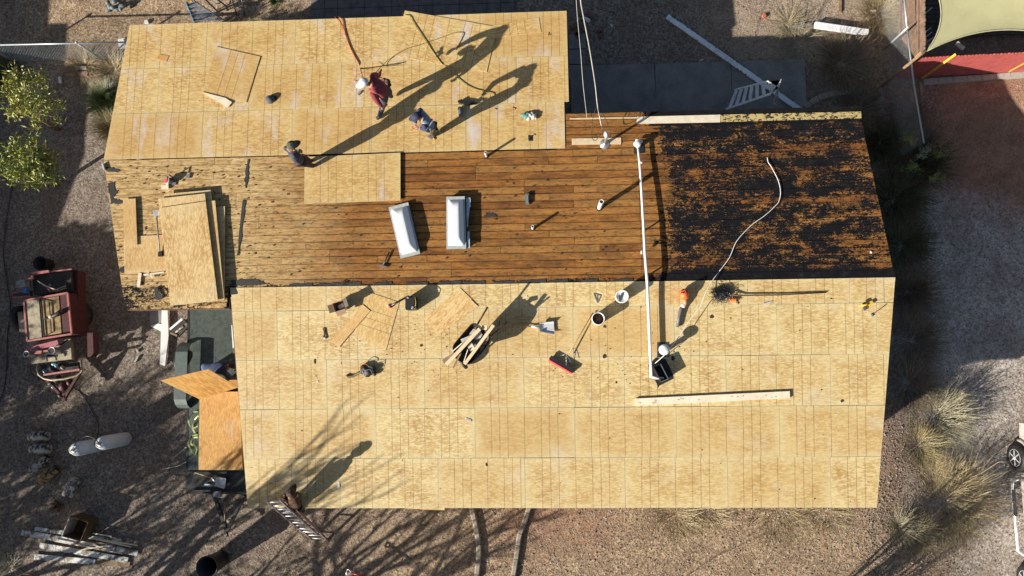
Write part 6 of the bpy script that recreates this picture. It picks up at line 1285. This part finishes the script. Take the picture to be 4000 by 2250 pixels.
# ---------------------------------------------------------------- vegetation
def leafmat(name, cols, rough=.6):
    t = NT(name); n = t.noise(t.obj(), 3.5, 3, .6); n2 = t.noise(t.obj(), 31, 1, .5)
    k = t.math('ADD', t.math('MULTIPLY', n, .5), t.math('MULTIPLY', n2, .5))
    t.base(t.ramp(k, [(.36+.28*i/(len(cols)-1), c) for i, c in enumerate(cols)]), rough); return t.m
STRAW = leafmat('straw', [(.15, .11, .055), (.34, .265, .14), (.54, .45, .27)]); STRAWG = leafmat('grey_straw', [(.13, .115, .07), (.28, .25, .16), (.50, .46, .33)])
OLIVE = leafmat('olive_straw', [(.11, .085, .038), (.25, .20, .095), (.43, .35, .18)]); TWIG = leafmat('brown_twigs', [(.09, .065, .04), (.18, .135, .085), (.30, .24, .16)])
DGREEN = leafmat('dark_scrub', [(.05, .055, .025), (.10, .105, .045), (.18, .165, .08)]); LGREEN = leafmat('bright_shoots', [(.12, .15, .035), (.26, .30, .07), (.42, .44, .16)])
CITR = leafmat('glossy_leaves', [(.07, .10, .018), (.16, .21, .035), (.30, .33, .07), (.38, .28, .09)], .45); YUC = leafmat('yucca_blades', [(.035, .055, .02), (.09, .12, .045), (.20, .22, .10)], .5)
BARK = flat('bark', (.14, .10, .07), .9, var=.3, sc=14); EVER = leafmat('evergreen', [(.02, .035, .012), (.045, .07, .02), (.08, .11, .035)])
def blades(c, n, L, lean, w, r0, droop=.25, seed=0, wig=.12):
    """strips fanning out of a base disc; lean: (min, max) angle from the vertical"""
    g_ = np.random.default_rng(seed); az = g_.uniform(0, 2*PI, n); le = g_.uniform(lean[0], lean[1], n); Ls = L*g_.uniform(.45, 1.1, n)
    rr = r0*np.sqrt(g_.uniform(0, 1, n)); a2 = az+g_.normal(0, .5, n); b = np.stack([c.x+np.cos(a2)*rr, c.y+np.sin(a2)*rr, np.full(n, c.z)], 1)
    out = np.stack([np.cos(az), np.sin(az)], 1); ts = np.array([0, .4, .75, 1.]); P = []
    for t_ in ts:
        h = Ls*np.cos(le)*t_*(1-droop*t_); o = Ls*np.sin(le)*t_
        q = b.copy(); wg = g_.normal(0, wig, (n, 2))*t_*Ls[:, None]*.5; q[:, :2] += out*o[:, None]+wg; q[:, 2] += h; P.append(q)
    P = np.stack(P, 1); side = np.stack([-np.sin(az), np.cos(az), np.zeros(n)], 1)*g_.uniform(.6, 1.3, n)[:, None]*w
    ws = np.array([1., .85, .5, .12]); A_ = P-side[:, None]*ws[None, :, None]; B_ = P+side[:, None]*ws[None, :, None]
    v = np.stack([A_, B_], 2).reshape(n, 8, 3).reshape(-1, 3); f = np.array([(0, 1, 3, 2), (2, 3, 5, 4), (4, 5, 7, 6)])
    return v, (f[None]+(np.arange(n)*8)[:, None, None]).reshape(-1, 4)
def shrub(name, px, n, L, lean, w, r0, mat, label, cat='shrub', seed=0, droop=.25, extra=None, part='stems', wig=.12):
    c = G(*px); t = thing(name, label, cat, c)
    v, f = blades(c, n, L, lean, w, r0, droop, seed, wig); np_mesh(part, v, f, 4, mat, t)
    if extra: v, f = blades(c, extra[0], extra[1], extra[2], extra[3], r0, droop, seed+91); np_mesh('long_stalks', v, f, 4, extra[4], t)
    return t
shrub('dry_shrub', (3690, 1950), 950, .95, (.85, 1.55), .0085, .75, STRAW, 'largest straw-yellow bush of long stalks between the house corner and the truck', extra=(170, 1.35, (1.0, 1.55), .011, STRAW), seed=1, wig=.3)
shrub('dry_shrub', (3510, 2055), 260, .8, (.5, 1.5), .006, .08, STRAWG, 'small grey-green stalk clump at the lower left foot of the largest bush', seed=2)
shrub('dry_shrub', (3580, 2080), 380, .7, (.8, 1.5), .006, .2, OLIVE, 'olive undergrowth at the lower edge of the largest bush', seed=3)
shrub('dry_shrub', (3650, 1630), 900, .9, (.85, 1.55), .008, .55, STRAWG, 'grey-green feathery bush at the edge of the house shadow', seed=4)
shrub('dry_shrub', (3590, 1740), 450, .7, (.8, 1.5), .006, .25, OLIVE, 'olive-yellow grass tuft just above the largest bush', seed=5)
shrub('dry_shrub', (3640, 1850), 380, .6, (.8, 1.5), .006, .25, STRAW, 'yellow grass tuft touching the top of the largest bush', seed=6)
shrub('twiggy_shrub', (3560, 1330), 800, 1.0, (.8, 1.55), .006, .35, TWIG, 'dark twiggy bush in the shade right of the middle of the house', seed=7)
shrub('twiggy_shrub', (3550, 1500), 700, 1.0, (.8, 1.55), .006, .3, TWIG, 'dark twiggy bush in the shade just above the grey-green feathery one', seed=8)
shrub('twiggy_shrub', (3545, 1140), 900, 1.1, (.3, 1.5), .006, .3, TWIG, 'dark twiggy bush in the shade right of the ridge end', seed=9)
shrub('scrub', (3490, 780), 1000, 1.0, (.4, 1.5), .010, .4, DGREEN, 'dark green scrub in the shade beside the tarred planks', seed=10)
shrub('scrub', (3520, 960), 800, .9, (.4, 1.5), .009, .4, DGREEN, 'dark green scrub in the shade above the ridge end', seed=11)
shrub('scrub', (3580, 640), 900, 1.1, (.2, 1.4), .010, .4, DGREEN, 'dark green scrub beneath the bright leafy shoots by the fence', seed=12)
shrub('scrub', (3440, 560), 800, .8, (.2, 1.45), .008, .3, DGREEN, 'dark scrub in the shade at the back right house corner', seed=13)
shrub('scrub', (3290, 250), 700, 1.0, (.6, 1.5), .006, .4, TWIG, 'tangle of thin twigs in the shade right of the patio', seed=14)
shrub('scrub', (3350, 420), 600, .8, (.4, 1.5), .006, .35, TWIG, 'tangle of thin twigs behind the green pipe', seed=15)
shrub('dry_twigs', (3075, 95), 70, .9, (.9, 1.5), .009, .1, STRAW, 'pale dead twigs fanning over the sunlit dirt', seed=16, droop=.5)
shrub('dry_twigs', (3120, 160), 150, 1.0, (.9, 1.5), .006, .3, STRAWG, 'thin dead twigs lying across the edge of the house shadow', seed=17, droop=.5)
shrub('grass_clump', (2640, 2000), 260, .7, (.7, 1.52), .006, .55, STRAW, 'straw-coloured grass clump at the front eave right of the path', seed=18, cat='grass clump')
shrub('grass_clump', (2760, 1995), 220, .7, (.7, 1.52), .006, .35, STRAW, 'thinner straw grass right of the first eave clump', seed=19, cat='grass clump')
shrub('grass_clump', (3050, 1990), 340, .5, (.7, 1.52), .006, .8, OLIVE, 'olive-straw grass under the right part of the front eave', seed=20, cat='grass clump')
shrub('grass_clump', (3230, 1995), 160, .45, (.7, 1.52), .006, .5, OLIVE, 'low grass under the right end of the front eave', seed=21, cat='grass clump')
shrub('grass_clump', (425, 400), 1900, .75, (.15, 1.2), .006, .18, YUC, 'round green tussock of fine blades beside the upper left roof edge', seed=22, cat='grass clump')
shrub('grass_clump', (440, 500), 700, .6, (.2, 1.4), .006, .25, OLIVE, 'yellowing tussock just below the green one', seed=23, cat='grass clump')
shrub('grass_clump', (330, 255), 500, .55, (.5, 1.5), .006, .3, STRAW, 'straw grass growing through the foot of the left fence', seed=24, cat='grass clump')
shrub('grass_clump', (450, 275), 500, .55, (.5, 1.5), .006, .35, STRAW, 'straw grass at the fence end beside the roof', seed=25, cat='grass clump')
shrub('grass_clump', (20, 290), 700, .7, (.3, 1.4), .008, .3, DGREEN, 'dark grass in the shade at the left edge under the fence', seed=26, cat='grass clump')
shrub('grass_clump', (3440, 60), 700, .7, (.3, 1.5), .006, .5, STRAW, 'dry grass growing along the upper chain-link fence', seed=27, cat='grass clump')
shrub('grass_clump', (3530, 470), 500, .8, (.3, 1.5), .006, .4, TWIG, 'dead vines in the shade under the chain-link fence', seed=28, cat='grass clump')
shrub('weed', (1078, 8), 160, .22, (.2, 1.4), .010, .04, YUC, 'small green weed at the top edge near the paved terrace', seed=29, cat='weed')
shrub('dry_twigs', (40, 2215), 60, .7, (.9, 1.5), .006, .1, STRAWG, 'thin dead twigs at the lower left corner', seed=30, droop=.5)
# leaves
def leaves(tips, per, L, w, sp, seed, up=.35):
    g_ = np.random.default_rng(seed); T_ = np.array([tuple(t_) for t_ in tips]); n = len(T_)*per; c = np.repeat(T_, per, 0)+g_.normal(0, sp, (n, 3))*np.array([1, 1, .7])
    d = g_.normal(0, 1, (n, 3)); d[:, 2] = np.abs(d[:, 2])*up+g_.normal(0, .2, n); d /= np.linalg.norm(d, axis=1)[:, None]
    u = np.cross(d, g_.normal(0, 1, (n, 3))); u /= np.linalg.norm(u, axis=1)[:, None]; Ls = L*g_.uniform(.6, 1.2, n)[:, None]; ww = w*g_.uniform(.7, 1.2, n)[:, None]
    v = np.stack([c, c+d*Ls*.45+u*ww, c+d*Ls, c+d*Ls*.45-u*ww], 1).reshape(-1, 3); return v, np.arange(n*4).reshape(n, 4)
def grow(p, d, L, r, depth, segs, tips, rnd, spread=.7, nb=3, upb=.15, tipd=1):
    q = p; pts = [tuple(p)]; n = 4
    for i in range(n):
        d = (d+Vector((rnd.gauss(0, .14), rnd.gauss(0, .14), rnd.gauss(0, .08)+upb*.3))).normalized(); q = q+d*L/n; pts.append(tuple(q))
        if depth <= tipd: tips.append(q)
    segs.append((pts, r))
    if depth == 0: return
    for k in range(nb):
        a_ = rnd.uniform(0, 2*PI); ax, u, w = basis(d); e_ = (d+(u*math.cos(a_)+w*math.sin(a_))*spread*rnd.uniform(.6, 1.3)+V(0, 0, upb)).normalized()
        st = Vector(pts[rnd.choice((2, 3, 4, 4))]); grow(st, e_, L*rnd.uniform(.6, .85), r*.58, depth-1, segs, tips, rnd, spread, nb, upb, tipd)
def tree(name, label, base, H, r, depth, leafy, seed, cat='tree', spread=.7, nb=3, dirs=None, upb=.15, group=None, tipd=1, L0=.34):
    rnd = random.Random(seed); segs = []; tips = []; t = thing(name, label, cat, base, group)
    for d in (dirs or [(rnd.gauss(0, .1), rnd.gauss(0, .1), 1)]): grow(base-V(0, 0, .05), Vector(d).normalized(), H*L0, r, depth, segs, tips, rnd, spread, nb, upb, tipd)
    m = MB()
    for pts, rr in segs: m.tube(pts, [rr*(1-.11*i) for i in range(len(pts))], 7 if rr > .03 else 4, cap=False)
    m.build('trunk', BARK, t)
    if leafy: per, L, w, sp, mat = leafy; v, f = leaves(tips, per, L, w, sp, seed); np_mesh('crown', v, f, 4, mat, t)
    return t, tips
def crown_tree(name, label, cx, cy, h, blobs, mat, seed, per=26, L=.13, w=.017, sp=.09, group=None, ntip=16):
    """blobs: (px, py, h, radius) lumps of the crown"""
    c = G(cx, cy, h); b = V(c.x-1.0, c.y+.15, GZ); t = thing(name, label, 'tree', b, group); rnd = random.Random(seed); m = MB(); tips = []
    m.tube([b-V(0, 0, .05), b+V(.05, .03, h*.3), b+V(0, 0, h*.55)], [.07, .055, .045], 8)
    for x, y, hh, r in blobs:
        q = G(x, y, hh); m.tube([b+V(0, 0, h*.45), (b+V(0, 0, h*.7)).lerp(q, .5), q], [.035, .025, .012], 6)
        for k in range(int(ntip*(r/.3)**2)):
            d = Vector((rnd.gauss(0, 1), rnd.gauss(0, 1), rnd.gauss(0, .8))).normalized()*r*rnd.uniform(.45, 1.05); tips.append(q+d)
            if k % 2 == 0: m.tube([q, q+d*.6+V(0, 0, .02), q+d], [.01, .007, .004], 4, cap=False)
    m.build('trunk', BARK, t); v, f = leaves(tips, per, L, w, sp, seed, up=.9); np_mesh('crown', v, f, 4, mat, t); return t
crown_tree('leafy_tree', 'upper leafy tree with green and russet leaves at the left edge', 110, 400, 2.6,
    [(75, 290, 2.6, .22), (130, 300, 2.5, .22), (20, 350, 2.6, .28), (95, 370, 2.8, .26), (170, 385, 2.7, .24), (60, 420, 2.9, .24), (130, 420, 2.9, .26), (215, 400, 2.6, .17), (205, 440, 2.6, .17), (145, 470, 2.7, .2), (70, 460, 2.6, .17), (225, 460, 2.5, .12), (35, 470, 2.4, .12), (165, 310, 2.4, .14)], leafmat('russet_green', [(.11, .14, .025), (.25, .30, .05), (.42, .42, .11), (.42, .24, .09)], .45), 41, ntip=12, per=20, L=.16, w=.02)
crown_tree('leafy_tree', 'lower leafy tree with dense bright green leaves at the left edge', 110, 650, 2.5,
    [(60, 575, 2.5, .24), (120, 570, 2.6, .24), (170, 600, 2.6, .22), (50, 640, 2.6, .30), (115, 640, 2.9, .34), (175, 660, 2.6, .26), (80, 690, 2.6, .26), (145, 690, 2.6, .24), (200, 680, 2.5, .16), (20, 650, 2.5, .16), (200, 610, 2.4, .14)], CITR, 42, ntip=15, per=22, L=.16, w=.02)
for i, (x, y, h, r, mt, lb) in enumerate(((3555, 538, 1.5, .18, LGREEN, 'bright leafy shoot nearest the lower end of the chain-link fence'), (3600, 598, 1.5, .2, leafmat('bluegreen_shoots', [(.12, .17, .11), (.25, .32, .22), (.35, .42, .30)]), 'blue-green leafy shoot in the middle of the group'), (3675, 600, 1.3, .15, LGREEN, 'olive leafy shoot at the right of the group'), (3665, 565, 1.3, .2, OLIVE, 'yellow-olive leafy shoot highest at the right'), (3653, 692, 1.3, .22, LGREEN, 'largest yellow-green shoot, lowest of the group'), (3563, 655, 1.2, .14, LGREEN, 'small leafy shoot left of the largest one'))):
    q = G(x, y, h); b = V(q.x, q.y, float(gz(q.x, q.y))); t = thing('leafy_shoot', lb, 'shoot', b, 'sunlit leafy shoots rising from the dark scrub'); rnd = random.Random(i); tips = [q+Vector((rnd.gauss(0, r*.55), rnd.gauss(0, r*.4), rnd.gauss(0, .08))) for k in range(13)]
    m = MB(); [m.tube([b, b.lerp(p, .6)+V(.02, 0, 0), p], [.012, .008, .004], 4, cap=False) for p in tips]; m.build('stem', BARK, t); v, f = leaves(tips, 11, .10, .010, .03, i, .8); np_mesh('foliage', v, f, 4, mt, t)
# trees and a neighbour house beyond the frame, whose shade falls on the yard
BG = 'trees standing beyond the left and lower edges of the yard'
tree('bare_tree', 'bare-branched tree beyond the lower left corner of the yard', V(-18.6, -4.6, GZ), 6.2, .16, 4, (9, .10, .02, .10, OLIVE), 51, group=BG, spread=.75, nb=3, dirs=[(.1, 0, 1), (-.35, .2, .9), (.35, .3, .8)])
tree('bare_tree', 'tall bare tree below the yard, left of the house', V(-13.2, -4.9, GZ), 8.0, .17, 4, None, 52, group=BG, spread=.55, nb=3, dirs=[(.05, .0, 1), (.25, .1, .9), (-.2, .1, .9)], upb=.3)
tree('bare_tree', 'thick-limbed tree beyond the left edge near the propane tanks', V(-22.3, -3.2, GZ), 6.2, .18, 4, (16, .12, .03, .14, EVER), 53, group=BG, spread=.8, nb=3, dirs=[(.1, .1, 1), (-.3, -.2, .8), (.4, .0, .8)])
tree('bare_tree', 'broad tree beyond the left edge level with the tar kettle', V(-22.2, .4, GZ), 5.4, .18, 4, (60, .2, .08, .3, EVER), 54, group=BG, spread=.85, nb=3, dirs=[(.0, .0, 1), (-.4, .2, .8), (.35, .25, .8)])
tree('bare_tree', 'leaning bare tree below the yard, nearest the front eave', V(-10.2, -6.7, GZ), 6.6, .17, 4, None, 58, group=BG, spread=.7, nb=3, dirs=[(.25, .1, 1), (-.2, .1, .9), (.5, .0, .8)])
tree('bare_tree', 'small broad tree below the lower left corner', V(-16.4, -7.2, GZ), 5.8, .13, 4, (7, .11, .03, .12, OLIVE), 56, group=BG, spread=.8, nb=3, dirs=[(.1, 0, 1), (.4, .2, .8)])
tree('bare_shrub', 'many-stemmed bare shrub below the right part of the front yard', V(6.2, -4.1, GZ), 3.6, .035, 2, None, 55, spread=.32, nb=3, upb=.5, L0=.5, dirs=[(random.uniform(-.75, .6), random.uniform(-.25, .3), 1) for _ in range(17)], cat='shrub')
tree('shadow_sapling', 'thin bare sapling added out of view to cast a thin line of shadow', V(.9, -4.3, GZ), 3.4, .02, 1, None, 57, spread=.3, nb=2, upb=.4, L0=.6, cat='tree')  # unseen, added only for the thin shadow line it throws on the ground
t = thing('shade_caster_house', 'plain stucco house out of view, its roof shaped to shade the left yard', 'house', V(-25, 12, GZ))
MB().box((-25.8, 12.2, GZ+1.4), (9.8, 15.6, 2.8)).build('wall', STUC, t); MB().prism([V(x, y, GZ+2.8) for x, y in ((-30.6, 3.0), (-20.1, 3.3), (-19.15, 6.1), (-19.15, 8.9), (-19.9, 8.9), (-19.9, 10.2), (-20.5, 10.2), (-20.5, 20.4), (-30.6, 20.4))], (0, 0, .35)).build('roof', flat('grey_roof', (.20, .19, .18), .9), t)  # unseen roof, its outline cut to give the shade edge on the yard
MB().box((-20.86, 10, GZ+1.5), (.05, 1.4, 1.1)).build('window', GLASS, t); MB().box((-20.86, 15, GZ+1.05), (.05, .95, 2.1)).build('door', WHITEW, t)
